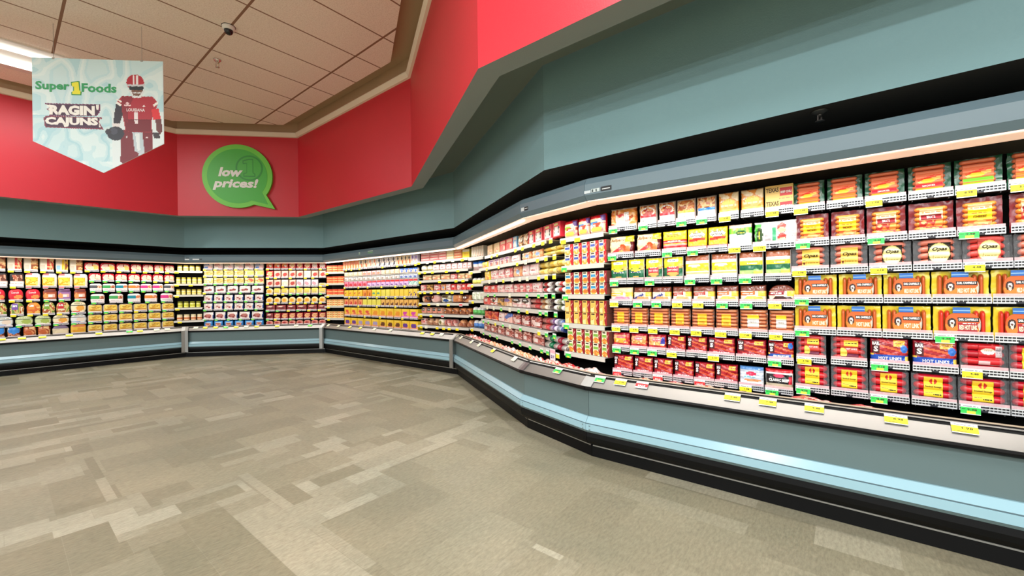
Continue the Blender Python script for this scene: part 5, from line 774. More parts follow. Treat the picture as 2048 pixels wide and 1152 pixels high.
for nm, c, lk in (('ybx_red', (226, 80, 60), 'big yellow box with red picture'), ('ybx_or', (240, 150, 40), 'big yellow box with orange picture'), ('ybx_mag', (214, 60, 170), 'big yellow box with magenta picture'), ('ybx_pur', (110, 60, 150), 'big yellow box with purple picture'), ('ybx_lil', (180, 160, 200), 'big yellow box with lilac picture'), ('ybx_brn', (110, 60, 30), 'big yellow box with brown picture')):
    box(nm, 'snack_box', lk, 'snack box', [('f', (248, 200, 50)), ('r', 0, 0, 1, .3, (246, 160, 110) if nm != 'ybx_mag' else (240, 140, 200)), ('r', .15, .84, .7, .93, (250, 226, 110)), ('y', .5, .5, .34, .24, [c, c, (250, 190, 90)], 5), ('e', .5, .56, .2, .14, c), ('r', 0, 0, 1, .08, (250, 232, 220))], (236, 200, 40), .1, (250, 214, 70))
box('or_pack', 'cheese_slices_pack', 'orange cheese slice pack', 'cheese pack', [('f', (238, 84, 44)), ('r', 0, .0, 1, .28, (250, 200, 130)), ('r', .08, .5, .5, .8, (250, 130, 80))], (240, 110, 60), .09, (250, 190, 120)); box('or_pale', 'cheese_slices_pack', 'pale orange cheese slice pack', 'cheese pack', [('f', (248, 196, 120)), ('r', 0, .0, 1, .25, (252, 226, 170)), ('r', .1, .4, .4, .8, (236, 120, 70)), ('r', .6, .4, .9, .8, (200, 130, 70))], (246, 190, 120), .09, (250, 210, 150))
for nm, lid, b1, b2, lk in (('jar_y', (226, 206, 90), (244, 222, 110), (250, 240, 180), 'yellow-labelled jar'), ('jar_g', (150, 150, 50), (206, 206, 60), (240, 232, 130), 'green-yellow jar'), ('jar_o', (250, 236, 190), (226, 150, 90), (250, 226, 190), 'orange-banded white tub')):
    D[nm] = dict(kind='dip_jar', look=lk, cat='jar', lathe=[(0, 0, b1), (.42, 0, b1), (.46, .06, b1), (.46, .22, b2), (.465, .5, b1 if nm != 'jar_o' else (206, 120, 70)), (.46, .7, b2), (.4, .78, lid), (.44, .8, lid), (.44, .98, lid), (0, 1, lid)])
# -- back wall
for nm, c, lk in (('wp_b', (90, 130, 206), 'white lunch meat pack, blue corner'), ('wp_r', (206, 80, 80), 'white lunch meat pack, red mark'), ('wp_g', (120, 130, 90), 'white lunch meat pack, grey-green mark'), ('wp_w', (226, 206, 160), 'white lunch meat pack, tan mark')):
    pouch(nm, 'lunch_meat_pack', lk, 'lunch meat pack', [('f', (250, 238, 236)), ('r', .12, .5, .6, .84, c), ('r', .18, .58, .54, .74, (246, 226, 210)), ('e', .7, .36, .26, .26, (246, 196, 190)), ('r', .1, .18, .5, .4, c if nm == 'wp_b' else (250, 236, 226))], (240, 226, 224), 'oc')
for nm, c, lk in (('yp_o', (240, 160, 70), 'yellow sliced turkey pack'), ('yp_g', (190, 200, 90), 'yellow and green turkey pack'), ('yp_w', (246, 210, 190), 'yellow and white turkey pack'), ('yp_r', (232, 90, 60), 'yellow turkey pack with red slices')):
    pouch(nm, 'sliced_turkey_pack', lk, 'sliced turkey pack', [('f', (250, 232, 150)), ('r', .04, .4, .34, .9, (250, 244, 206)), ('l', .06, .5, .3, .8, (200, 180, 60), 2), ('y', .62, .58, .34, .34, [c, (246, 200, 110), c], 4), ('r', 0, .0, 1, .24, (250, 240, 232))], (246, 226, 150))
bm = [(190, 110, 100), (150, 60, 60), (236, 200, 190)]
for nm, sd, lk in (('bk_w', (246, 240, 240), 'wide white bag of sliced meat'), ('bk_b', (44, 80, 160), 'white and blue bag of sliced meat'), ('bk_d', (24, 50, 120), 'dark blue-edged bag with brown meat')):
    pouch(nm, 'sliced_meat_bag', lk, 'meat bag', [('f', (246, 236, 230)), ('y', .48, .46, .34, .2 if nm != 'bk_d' else .28, bm, 5), ('l', .15, .72, .7, .85, (226, 190, 180), 1), ('p', [(.88, 0), (1, 0), (1, 1), (.9, 1)], sd), ('r', 0, .0, 1, .14, (240, 236, 244)), ('r', 0, .0, 1, .05, sd)], sd, 'bag')
pouch('bk_blue', 'sliced_meat_bag', 'bright blue bag with meat picture', 'meat bag', [('f', (50, 140, 216)), ('y', .5, .45, .28, .34, [(206, 110, 80), (240, 190, 170), (160, 80, 60)], 5), ('r', .2, .66, .8, .8, (170, 210, 236)), ('r', .15, .0, .85, .1, (246, 220, 210))], (30, 90, 180), 'bag')
for nm, a, b_, lk in (('rb_o', (232, 60, 40), (250, 170, 70), 'red bag with orange food picture'), ('rb_r', (222, 40, 50), (250, 210, 140), 'red bag with cream panel'), ('rb_s', (214, 30, 40), (250, 230, 220), 'red bag with white stripes'), ('rm_p', (240, 190, 170), (190, 70, 60), 'pink meat pack with dark slices'), ('rm_w', (250, 236, 214), (222, 170, 120), 'cream meat pack'), ('wb_p', (240, 232, 240), (236, 160, 170), 'white and lilac meat pack'), ('dk_r', (160, 60, 62), (110, 24, 34), 'dark red pepperoni pack'), ('rh_o', (176, 44, 50), (240, 180, 120), 'maroon pack with orange window')):
    L = [('f', a), ('y', .5, .52, .36, .28, [b_, b_, a, (250, 220, 190)], 4), ('r', 0, 0, 1, .16, (248, 226, 226))]
    if nm == 'rb_s': L += [('v', .1, .2, .9, .8, 7, None, b_)]
    if nm in ('rh_o', 'rb_r'): L += [('r', .3, .4, .9, .84, b_), ('l', .35, .5, .85, .75, (206, 110, 60), 2)]
    pouch(nm, 'sliced_meat_pack', lk, 'meat pack', L, a, 'rect')
for nm, c1, c2, o, lk in (('ysq', (250, 214, 90), (246, 190, 60), 'sr', 'square yellow cheese pack'), ('yrnd', (248, 200, 80), (246, 160, 40), 'rd', 'round yellow cheese tub'), ('rrnd', (226, 110, 90), (170, 40, 44), 'ar', 'round red lunch meat tub'), ('ylo', (246, 214, 110), (240, 190, 70), 'sr', 'low yellow pack')):
    dz(nm, 'cheese_pack' if nm != 'rrnd' else 'bologna_pack', lk, 'pack', o, .05, .014, [('f', (250, 232, 190) if o != 'ar' else (240, 160, 140)), ('e', .46, .5, .36, .36, c1), ('e', .46, .5, .22, .2, c2)]+([('r', .0, .7, 1, 1, c1), ('r', .15, .2, .8, .72, c1), ('l', .2, .24, .7, .36, (110, 120, 160), 1)] if nm == 'ysq' else []), 0, (240, 206, 150), zs=.5 if nm == 'ylo' else 1)
# -- left side
for nm, c, lk in (('wbx_a', (226, 160, 110), 'white meal box, tan picture'), ('wbx_r', (222, 70, 60), 'white meal box, red meat picture'), ('wbx_t', (200, 140, 80), 'white meal box, golden picture'), ('wbx_y', (246, 204, 50), 'white meal box, yellow pasta picture')):
    pouch(nm, 'meal_box', lk, 'meal box', [('f', (248, 234, 206)), ('r', 0, 0, .46, 1, (250, 236, 214)), ('l', .05, .6, .42, .9, (240, 190, 160), 4), ('r', .06, .12, .4, .4, (244, 200, 180) if nm != 'wbx_y' else (150, 200, 226)), ('x', .5, .12, .97, .86, [c, (250, 210, 150), c, (150, 80, 50)], 5), ('r', .5, .86, .9, .92, (90, 70, 50)), ('r', .5, .0, 1, .1, (246, 240, 240))], (246, 230, 206), 'sr', .06, .006, 0)
pouch('mt_dark', 'meal_tray', 'black tray meal with brown meat', 'meal tray', [('f', (24, 22, 22)), ('x', .22, .44, .86, .86, [(170, 90, 66), (226, 160, 130), (110, 60, 44)], 6), ('r', .04, .34, .98, .44, (246, 200, 190)), ('r', .04, .04, .98, .34, (246, 240, 232)), ('l', .1, .1, .9, .28, (206, 190, 180), 2)], (30, 28, 28), 'sr', .06, .006, 0)
pouch('mt_mac', 'meal_tray', 'macaroni meal tray with yellow pasta', 'meal tray', [('f', (246, 232, 214)), ('x', .02, .08, .8, .72, PASTA, 8), ('p', [(.45, .72), (1, .7), (1, 1), (.45, 1)], (206, 210, 214)), ('r', .02, .84, .44, .97, (226, 120, 120)), ('r', .02, .0, 1, .08, (248, 214, 170)), ('p', [(.8, .05), (.95, .1), (.95, .6), (.86, .62)], (230, 214, 206))], (230, 220, 206), 'sr', .06, .006, 0)
for nm, c, lk, o in (('ov_red', (222, 36, 56), 'oval red side-dish tub', 'ov'), ('ov_brn', (180, 84, 50), 'brown-labelled meal tub', 'oc'), ('ov_pur', (160, 110, 170), 'purple-labelled meal tub', 'oc'), ('ov_crm', (250, 234, 196), 'oval cream side-dish tub', 'ov'), ('ov_grn', (214, 226, 170), 'oval green side-dish tub', 'ov'), ('ov_wb', (236, 240, 240), 'oval white and blue tub', 'ov'), ('ov_bag', (226, 206, 170), 'oval tub with mauve sleeve', 'ar'), ('ov_org', (246, 190, 70), 'oval tub of orange food', 'sr')):
    L = [('f', c)]
    if nm == 'ov_red': L += [('e', .66, .34, .3, .16, (240, 150, 80)), ('t', 'Lunch', .46, .7, .5, .16, (252, 226, 226), .03, .2), ('r', 0, 0, 1, .18, (246, 220, 226))]
    elif nm in ('ov_brn', 'ov_pur'): L += [('r', .05, .7, .95, .95, (120, 50, 44) if nm == 'ov_brn' else (110, 70, 110)), ('r', .34, .26, .9, .58, (250, 190, 170)), ('e', .2, .4, .2, .22, (240, 160, 90)), ('r', .4, .32, .7, .5, W_)]
    elif nm == 'ov_bag': L += [('r', 0, .62, 1, 1, (130, 110, 140)), ('e', .55, .28, .42, .26, (246, 226, 186))]
    elif nm == 'ov_org': L += [('r', .1, .68, .9, .95, (232, 130, 80)), ('y', .5, .34, .4, .28, [(246, 200, 60), (236, 160, 50)], 6)]
    else: L += [('r', 0, .66, 1, .69, (90, 90, 80)), ('e', .62, .44, .28, .2, (240, 170, 70) if nm == 'ov_crm' else (170, 190, 90) if nm == 'ov_grn' else (240, 220, 200)), ('p', [(.1, .2), (.6, .24), (.55, .08), (.2, .06)], (226, 90, 70) if nm == 'ov_crm' else (250, 246, 240) if nm == 'ov_grn' else (60, 130, 206)), ('l', .25, .76, .75, .84, (180, 170, 130), 1)]
    pouch(nm, 'side_dish_tub', lk, 'side dish tub', L, (236, 226, 214), o, .06, .012, 0)
for nm, c, lk in (('ar_grn', (130, 170, 60), 'arched salad bowl with green label'), ('ar_pur', (130, 90, 180), 'arched salad bowl with purple label'), ('ar_or', (236, 150, 60), 'arched bowl of orange food'), ('ar_red', (206, 40, 50), 'arched salad bowl with red label')):
    pouch(nm, 'salad_bowl', lk, 'salad bowl', [('x', 0, 0, 1, 1, GREENF if nm != 'ar_or' else [(240, 160, 60), (226, 110, 50), (250, 200, 110)], 5), ('r', .15, .45, .55, .95, c), ('l', .2, .6, .5, .8, W_, 2), ('r', 0, 0, 1, .1, (246, 240, 236))], (236, 228, 220), 'ar', .06, .014, .002)
pouch('bg_blu', 'snack_bag', 'brown food bag under bright blue header', 'snack bag', [('x', 0, 0, 1, .6, [(170, 96, 66), (226, 150, 110), (110, 60, 46)], 5), ('p', [(.05, .5), (.5, .3), (.95, .5), (.9, 1), (.15, 1)], (50, 140, 226)), ('r', .1, .0, 1, .08, (246, 230, 226))], (120, 90, 80), 'bag'); pouch('bg_or', 'snack_bag', 'orange-brown crinkled food bag', 'snack bag', [('x', 0, 0, 1, 1, [(200, 96, 50), (226, 150, 90), (170, 70, 40), (240, 190, 130)], 4), ('r', .02, .0, .98, .09, (246, 226, 206))], (190, 100, 60), 'bag')
for nm, c, p_, lk in (('rt_y', (214, 34, 50), (250, 206, 110), 'red tray pack, golden oval window'), ('rt_p', (206, 30, 48), (244, 170, 150), 'red tray pack, pink oval window')):
    pouch(nm, 'entree_tray', lk, 'entree tray', [('f', c), ('e', .52, .46, .44, .42, (248, 224, 200)), ('y', .6, .42, .34, .3, [p_, p_, (250, 230, 190)], 4), ('e', .36, .62, .18, .16, (246, 200, 190)), ('r', .5, .56, .56, .86, (170, 60, 50)), ('r', .12, .0, .9, .1, (250, 234, 236))], (190, 30, 44), 'sr', .05, .01, 0)
for nm, c, lk in (('wt_k', (90, 90, 96), 'white tray pack with grey band'), ('wt_g', (70, 170, 90), 'white tray pack with green band'), ('wt_t', (20, 140, 160), 'white tray pack with teal band'), ('wt_o', (232, 140, 60), 'white tray pack with orange band'), ('wt_m', (226, 60, 140), 'white tray pack with magenta band')):
    pouch(nm, 'entree_tray', lk, 'entree tray', [('f', (248, 240, 238)), ('r', .02, .42, .62, .78, c), ('y', .8, .6, .2, .2, [(226, 130, 80), (246, 210, 180), (170, 90, 60)], 6), ('l', .1, .2, .8, .28, (206, 196, 196), 1)], (244, 238, 236), 'sr', .05, .01, 0)
pouch('yt', 'entree_tray', 'clear tray pack with yellow food label', 'entree tray', [('f', (206, 190, 180)), ('r', .08, .22, .92, .94, (240, 196, 70)), ('x', .12, .3, .9, .9, [(244, 204, 80), (226, 170, 60), (250, 220, 110)], 5), ('l', .25, .6, .8, .74, (170, 130, 40), 1), ('l', .2, .3, .85, .38, (170, 90, 50), 1), ('r', .14, .08, .86, .2, (246, 232, 226))], (206, 190, 180), 'sr', .05, .01, 0)
# ------------------------------------------------------------------ building and placing the packages
ORD = ['first', 'second', 'third', 'fourth', 'fifth', 'sixth', 'seventh', 'eighth', 'ninth', 'tenth', 'eleventh', 'twelfth', 'thirteenth', 'fourteenth', 'fifteenth', 'sixteenth', 'seventeenth', 'eighteenth', 'nineteenth', 'twentieth']
BAYN = {'near': 'right-hand sausage wall', 'mid': 'hot dog wall', 'box': 'stacked box bay', 'angled': 'angled meat case', 'egg': 'egg tub corner', 'deli': 'ham shelves', 'lunch': 'lunch kit wall', 'cheese': 'orange cheese corner',
        'jar': 'jar corner', 'backl': 'back wall left half', 'backr': 'back wall right half', 'leftl': 'left case meal half', 'leftr': 'left case red-tray half'}
RES = {'near': (44, 34), 'mid': (34, 28), 'far': (16, 14), 'far0': (12, 10), 'shelf': (15, 13), 'shelf2': (20, 18)}
M_RAIL = flat('price_rail_ivory', (206, 202, 192), .35)
_cache = {}
def noisy_film(mb, x0, x1, z0, z1, y, col, seed, dep=.006):
    nu, nv = 18, 12; vs = []
    for j in range(nv+1):
        for i in range(nu+1):
            x = x0+(x1-x0)*i/nu; z = z0+(z1-z0)*j/nv
            e = min(i, nu-i)/nu
            x += (.012*mnoise.noise(Vector((seed, z*7, 1)))) if i in (0, nu) else 0
            z += (.015*mnoise.noise(Vector((x*7, seed, 2)))) if j == nv else 0
            vs.append((x, max(.0006, y+.009*mnoise.noise(Vector((x*9+seed, z*6, seed)))+.006*mnoise.noise(Vector((x*22, z*20, seed)))), max(z, .002)))
    fs = [(j*(nu+1)+i, j*(nu+1)+i+1, (j+1)*(nu+1)+i+1, (j+1)*(nu+1)+i) for j in range(nv) for i in range(nu)]
    mb.add(vs, fs, col, True)
    vs2 = [(p[0], p[1]+dep, p[2]) for p in vs]; mb.add(vs2, [tuple(reversed(f)) for f in fs], col, True)
def design(nm, style):
    key = (nm, style)
    if key in _cache: return _cache[key]
    d = D[nm]; nu, nv = RES[style]; seed = sum(map(ord, nm)) % 97; out = []
    kind = d['kind']
    if d.get('comp'):
        sd = d['sa']; x0, x1, z0, z1 = d['film']
        mb = MB()
        if d['fcol'] is not None: noisy_film(mb, x0, x1, z0, z1, .030, d['fcol'], seed); out.append(('back_film', mb.mesh('back_film', M_GLOSS), None))
        else: noisy_film(mb, x0, x1, z0, z1, .006 if False else .034, (70, 60, 62), seed); out.append(('back_film', mb.mesh('back_film', M_CLEAR), 'clear plastic film'))
        tops = []
        for a, b, c, r, ry, bend, col in sd:
            mb = MB(); yc = .026; sausage(mb, a, b, c, r*.97, ry, col, yc, bend, d['vert']); out.append(('link' if d['vert'] else 'sausage', mb.mesh('sausage', M_SAUS), None)); tops.append((a, b, c, r, ry, bend))
        lx0, lx1, lz0, lz1 = d['lrect']
        def yfun(x, z):
            y = .018
            for a, b, c, r, ry, bend in tops:
                if d['vert']: q = (x-c)/r; ok = a <= z <= b
                else: q = (z-c-bend*(1-(2*(x-a)/(b-a)-1)**2))/r; ok = a <= x <= b
                if ok and abs(q) < 1: y = min(y, .026-ry*math.sqrt(1-q*q))
            return (y-.0015) if not d['vert'] else min(y, .008)-.002
        # label patch: draw in its own 0..1 frame, then fit to the rectangle
        mb = MB(); o = 'oc' if d['vert'] else 'rect'
        lw, lh = lx1-lx0, lz1-lz0
        def ylab(x, z): return yfun(lx0+(x+.5)*lw, lz0+z*lh)
        if nm.startswith('opas_o') or nm == 'opas_red': pass
        oo = 'ov' if d['vert'] else 'rect'
        solid(mb, oo, .0, 1., d['lab'], nu, nv, yfun=lambda x, z: ylab(x, z), taper=1, side=(220, 200, 160), smooth=True)
        # drop the closing back of the patch: a label is a sheet glued to the links
        keep = [i for i, f in enumerate(mb.f) if len(f) <= 4 or True]
        mb.v = [(lx0+(p[0]+.5)*lw, p[1] if i < len(mb.v) else p[1], lz0+p[2]*lh) for i, p in enumerate(mb.v)]
        nb = (nu+1)*(nv+1); per = 2*(nu+nv)
        for i in range(nb, nb+per):   # back edge hugs the front instead of a flat plane
            x, y, z = mb.v[i]; mb.v[i] = (x, yfun(x, z)+.0008, z)
        big = [i for i, f in enumerate(mb.f) if len(f) > 60]
        for i in reversed(big): del mb.f[i]; del mb.c[i]; del mb.sm[i]; del mb.mi[i]
        out.append(('label', mb.mesh('label', M_PRINT), None))
        if d['vert']:
            mb = MB(); mb.box(-.16, .004, .80, .14, .012, .97, (50, 110, 190)); mb.box(-.16, .0032, .86, .14, .004, .89, (150, 190, 226)); out.append(('header_band', mb.mesh('header_band', M_GLOSS), 'blue header band'))
        if d['fcol'] is None:
            mb = MB(); noisy_film(mb, x0-.01, x1+.01, z0, z1-.02, .004, (230, 230, 232), seed+3, .002)
            mb.v = [(p[0], p[1] if abs(p[0]) > .38 else p[1]-.0, p[2]) for p in mb.v]
            keepf = [i for i, f in enumerate(mb.f) if abs(sum(mb.v[j][0] for j in f)/4) > .36]
            mb.f = [mb.f[i] for i in keepf]; mb.c = [mb.c[i] for i in keepf]; mb.sm = [mb.sm[i] for i in keepf]; mb.mi = [mb.mi[i] for i in keepf]
            out.append(('front_film', mb.mesh('front_film', M_CLEAR), 'clear plastic film'))
    elif 'lathe' in d:
        mb = MB(); L = d['lathe']; mb.lathe([(max(r, .0), z) for r, z, c in L], 14, cols=[c for r, z, c in L[1:]])
        mb.v = [(x, .045+y*.088, z) for x, y, z in mb.v]; out.append((None, mb.mesh(kind, M_GLOSS), None))
    elif 'roll' in d:
        mb = MB(); prof = [(.0, -.5), (.36, -.49), (.5, -.46)]; cols = [d['roll'][0][1]]*2; prev = -.46
        for q, c in d['roll']:
            x = -.5+q if q < 1 else .46; prof.append((.5, x)); cols.append(c)
        prof += [(.38, .485), (.0, .49)]; cols += [d['roll'][-1][1], tuple(min(255, v+20) for v in d['roll'][-1][1])]
        mb.lathe(prof, 12, axis='x', cols=cols)
        mb.v = [(x, .05+y*.09, .5+z) for x, y, z in mb.v]; out.append((None, mb.mesh(kind, M_GLOSS), None))
    else:
        mb = MB(); isbox = d['bul'] == 0
        solid(mb, d['o'], d['dep'], d['bul'], d['L'], nu, nv, d['cr'] if style in ('near', 'mid', 'shelf') else d['cr']*.6, seed, d['side'], d['topc'], taper=1 if isbox else .93)
        if d.get('zs'): mb.v = [(x, y, z*d['zs']) for x, y, z in mb.v]
        out.append((None, mb.mesh(kind, M_PRINT if isbox else M_GLOSS), None))
    _cache[key] = out; return out
def place(nm, style, k, s, d, z, w, h, label, group):
    ps = design(nm, style); dd = D[nm]
    if len(ps) == 1:
        o = OBJ(dd['kind'], ps[0][1], PT(k, s, d, z), ANGZ(k), (w, 1, h))
    else:
        o = OBJ(dd['kind'], None, PT(k, s, d, z), ANGZ(k), (w, 1, h))
        for pn, me, lb in ps:
            c = OBJ(pn, me, parent=o)
            if lb: c['label'] = lb
    TAG(o, label, dd['cat'], group); return o

# trays: clear lip, white wire front, base and two arms back to the case wall
def tray_parts(near):
    P_ = []
    mb = MB(); mb.box(-.5, .0, -.006, .5, .30, -.002, (30, 30, 32)); mb.box(-.488, -.0035, -.004, .488, -.0012, .024, (26, 24, 28)); mb.box(-.42, .0, -.012, -.40, .526, -.006, (60, 60, 62)); mb.box(.40, .0, -.012, .42, .526, -.006, (60, 60, 62)); P_.append(('tray_base', mb.mesh('tray_base', M_PRINT)))
    if near:
        mb = MB(); mb.box(-.5, -.006, .029, .5, -.0035, .042); P_.append(('front_lip', mb.mesh('front_lip', M_LIP)))
        mb = MB()
        for z in (-.004, .010, .023): mb.box(-.5, -.008, z, .5, -.005, z+(.0055 if z > -.002 else .007))
        n = 13
        for i in range(n+1):
            x = -.5+i/n; mb.box(x-.006, -.0075, -.004, x+.006, -.0055, .027)
        mb.box(-.5, -.0055, -.003, -.49, -.001, .03); mb.box(.49, -.0055, -.003, .5, -.001, .03)
        P_.append(('wire_front', mb.mesh('wire_front', M_WIRE)))
        mb = MB(); mb.box(-.08, -.0095, -.004, .08, -.0082, .004, (30, 30, 40)); mb.box(-.08, -.0095, .016, .08, -.0082, .022, (30, 30, 40)); P_.append(('centre_clip', mb.mesh('centre_clip', M_PRINT)))
    else:
        mb = MB(); mb.box(-.46, -.006, .014, .46, -.003, .027, (246, 232, 234)); mb.box(-.46, -.006, -.004, -.02, -.003, .005, (246, 242, 242)); mb.box(.02, -.006, -.004, .46, -.003, .005, (246, 242, 242)); mb.box(-.46, -.0055, -.002, -.44, -.0035, .02, (200, 200, 200)); mb.box(.44, -.0055, -.002, .46, -.0035, .02, (200, 200, 200)); mb.box(-.05, -.0058, -.003, .05, -.0032, .016, (50, 50, 60))
        P_.append(('front_lip', mb.mesh('front_lip', M_PRINT)))
    return P_
TRAYS = {'near': tray_parts(True), 'mid': tray_parts(True), 'far': tray_parts(False)}
# price tags
TCOL = {'y': (250, 232, 40), 'g': (60, 214, 90), 'r': (232, 50, 54), 'w': (244, 240, 206)}
TNAME = {'y': 'yellow', 'g': 'green', 'r': 'red', 'w': 'pale cream'}
_tags = {}
def tag_mesh(c, price, big):
    key = (c, price, big)
    if key in _tags: return _tags[key]
    mb = MB(); w, h = .066, .047
    L = [('f', (238, 240, 236)), ('r', .03, .04, .97, .70, TCOL[c])]
    if c == 'g': L += [('r', .03, .04, .97, .18, (80, 220, 100)), ('r', .30, .06, .74, .34, (236, 240, 80)), ('l', .08, .48, .5, .6, (30, 120, 60), 1)]
    elif c == 'r': L += [('r', .03, .04, .97, .24, (246, 226, 226))]
    else: L += [('l', .08, .12, .55, .2, (140, 120, 40), 1)]
    L += [('l', .1, .8, .85, .9, (130, 130, 140), 1)]
    if c == 'r': L.append(('t', 'SALE', .5, .36, .6, .26, (250, 230, 226), .03))
    elif price: L.append(('t', price, .6, .5, .42, .2, (60, 56, 20), .02))
    if not big: L = [l for l in L if l[0] not in 'tl'] if not big and c != 'r' else [l for l in L if l[0] != 't']
    nu, nv = (16, 14) if big else (8, 7)
    solid(mb, 'rect', .0012/1, 0, L, nu, nv, taper=1, side=(240, 240, 236), smooth=False)
    mb.v = [(x*w, y, z*h) for x, y, z in mb.v]
    _tags[key] = mb.mesh('price_tag', M_PRINT); return _tags[key]
PRICES = ['3.98', '2.48', '4.98', '5.48', '7.48', '4.48', '8.98', '1.98', '3.48', '2.18']
for bay, rn, k, d, z, h, style, items, ltags in ROWS:
    B = BAYN[bay]; sty = style
    lay = 1
    if style.startswith('shelf') and style != 'shelf': lay = int(style[5:]); sty = 'shelf2'
    ss = [i[0] for i in items]
    # shelf plates belong to the case that carries them
    if style.startswith('shelf') or style == 'far0':
        s0 = min(i[0]-i[1]/2 for i in items)-.03; s1 = max(i[0]+i[1]/2 for i in items)+.03
        host = {'angled': 'S4', 'box': 'W', 'deli': 'S3', 'lunch': 'S3'}.get(bay)
        lo, hi = s_range(k, d) if host else (-99, 99)
        s0, s1 = max(s0, lo+.01), min(s1, hi-.01)
        if host is None:
            if ('rack', bay) not in _cache:
                rk = bpy.data.objects.new('corner_shelf_rack', None); COL.objects.link(rk); _cache[('rack', bay)] = rk
                TAG(rk, {'egg': 'narrow white corner shelves holding egg-shaped tubs', 'cheese': 'narrow white corner shelves holding orange cheese packs', 'jar': 'narrow white corner shelves holding yellow jars'}[bay], 'corner shelves')
                mb = MB()
                q = [tuple(PT(k, ss_, dd_, zz)) for ss_ in (s0, s1) for dd_ in (d-.19, d-.21) for zz in (.542, 1.88)]
                mb.add(q, [(0, 1, 5, 4), (2, 6, 7, 3), (0, 4, 6, 2), (1, 3, 7, 5), (0, 2, 3, 1), (4, 5, 7, 6)]); part('back_panel', mb, M_VOID, rk)
            hostobj = _cache[('rack', bay)]
        else: hostobj = CROOT[host]
        mb = MB(); lip = .0 if style == 'far0' else .036; f = .03 if style != 'far0' else .0
        dep_ = .19 if host is None else .52
        def ext_(prof):
            m2 = MB(); vs = [tuple(PT(k, s_, a_, b_)) for s_ in (s0, s1) for a_, b_ in prof]; n_ = len(prof)
            m2.add(vs, [tuple(range(n_)), tuple(range(2*n_-1, n_-1, -1))]+[(i, (i+1) % n_, (i+1) % n_+n_, i+n_) for i in range(n_)]); return m2
        sh = part('shelf', ext_([(d+f-.006, z-.003), (d+f-.006, z-.012), (d-dep_, z-.012), (d-dep_, z-.003)]), M_SHELF, hostobj)
        if lip: part('price_rail', ext_([(d+f, z-.002), (d+f+.002, z-.039), (d+f-.005, z-.039), (d+f-.0055, z-.002)]), M_RAIL, sh)
        for i, (ts, tc) in enumerate(ltags):
            p = PT(k, ts, d+f+.006, z-.052); o = OBJ('price_tag', tag_mesh(tc, '', False), p, ANGZ(k), (1, 1, 1))
            TAG(o, f'small {TNAME[tc]} price tag, {ORD[i]} from left, on {rn} shelf of {B}', 'price tag', f'price tags on the {rn} shelf edge, {B}')
    cnt = {}
    for i, (s, w, des, tg, hf) in enumerate(items):
        dd = D[des]; n = dd.get('n', lay)
        ww = w*(.97 if not (bay in ('angled', 'box') and i == len(items)-1) else .80); hh = h*hf
        if des.startswith('stk'): n = 3
        for q in range(n):
            hq = hh/n if (dd.get('n') or des.startswith('stk')) else hh
            zz = z+q*hq*(1. if dd.get('n') or des.startswith('stk') else 1.02)
            lname = '' if n == 1 else ([' lower', ' upper'] if n == 2 else [' bottom', ' middle', ' top'])[q]
            lb = f"{dd['look']},{lname+' layer,' if lname else ''} {ORD[i]} from left, {rn} row, {B}"
            if len(lb.split()) > 16: lb = lb.replace(' from left', ' along')
            place(des, sty, k, s-(.09*w if ww < .9*w else 0), d+(.02 if bay == 'box' else 0)-(.006*q if dd.get('n') else 0), zz, ww, hq*(.985 if n > 1 else 1), lb, f'packs in the {rn} row, {B}')
        if style in TRAYS:
            big = style != 'far'
            t = OBJ('wire_tray', None, PT(k, s, d+.0, z-.0), ANGZ(k), (w*.985, 1, 1))
            TAG(t, f"clear-fronted wire tray under {ORD[i]} pack from left, {rn} row, {B}" if big else f"small white-lipped tray under {ORD[i]} pack from left, {rn} row, {B}", 'display tray', f'trays in the {rn} row, {B}')
            wf = None
            for pn, me in TRAYS[style]:
                q_ = OBJ(pn, me, parent=wf if pn == 'centre_clip' else t)
                if pn == 'wire_front': wf = q_
            if tg:
                sc = 1. if big else (.95, .9)[style == 'far']
                tc = tg
                rr = random.Random(hash((bay, rn, i)) if False else i*7+len(rn)*3+len(bay))
                o = OBJ('price_tag', tag_mesh(tc, rr.choice(PRICES), big), PT(k, s-w*.5+.038, d+.0115, z-.020), ANGZ(k), (sc, 1, sc))
                TAG(o, f"{TNAME[tc]} price tag on tray of {ORD[i]} pack from left, {rn} row, {B}", 'price tag', f'price tags in the {rn} row, {B}')
# tags standing on the rail channel
CN = {'L': 'left case', 'B': 'back case', 'S3': 'lunch kit case', 'S4': 'angled case', 'W': 'bend case', 'S5': 'right-hand case'}
num = {}
for k, s, c in RAIL_TAGS:
    i = num.get(k, 0); num[k] = i+1
    o = OBJ('price_tag', tag_mesh(c, PRICES[i % 10], k in ('S5', 'W')), PT(k, s, .034, .552), 0, (1.25, 1, 1.15))
    o.rotation_euler = (math.radians(-50), 0, ANGZ(k))
    TAG(o, f'{TNAME[c]} price tag tilted on front rail of {CN[k]}, {ORD[i]} from left', 'price tag', f'price tags along the rail of the {CN[k]}')
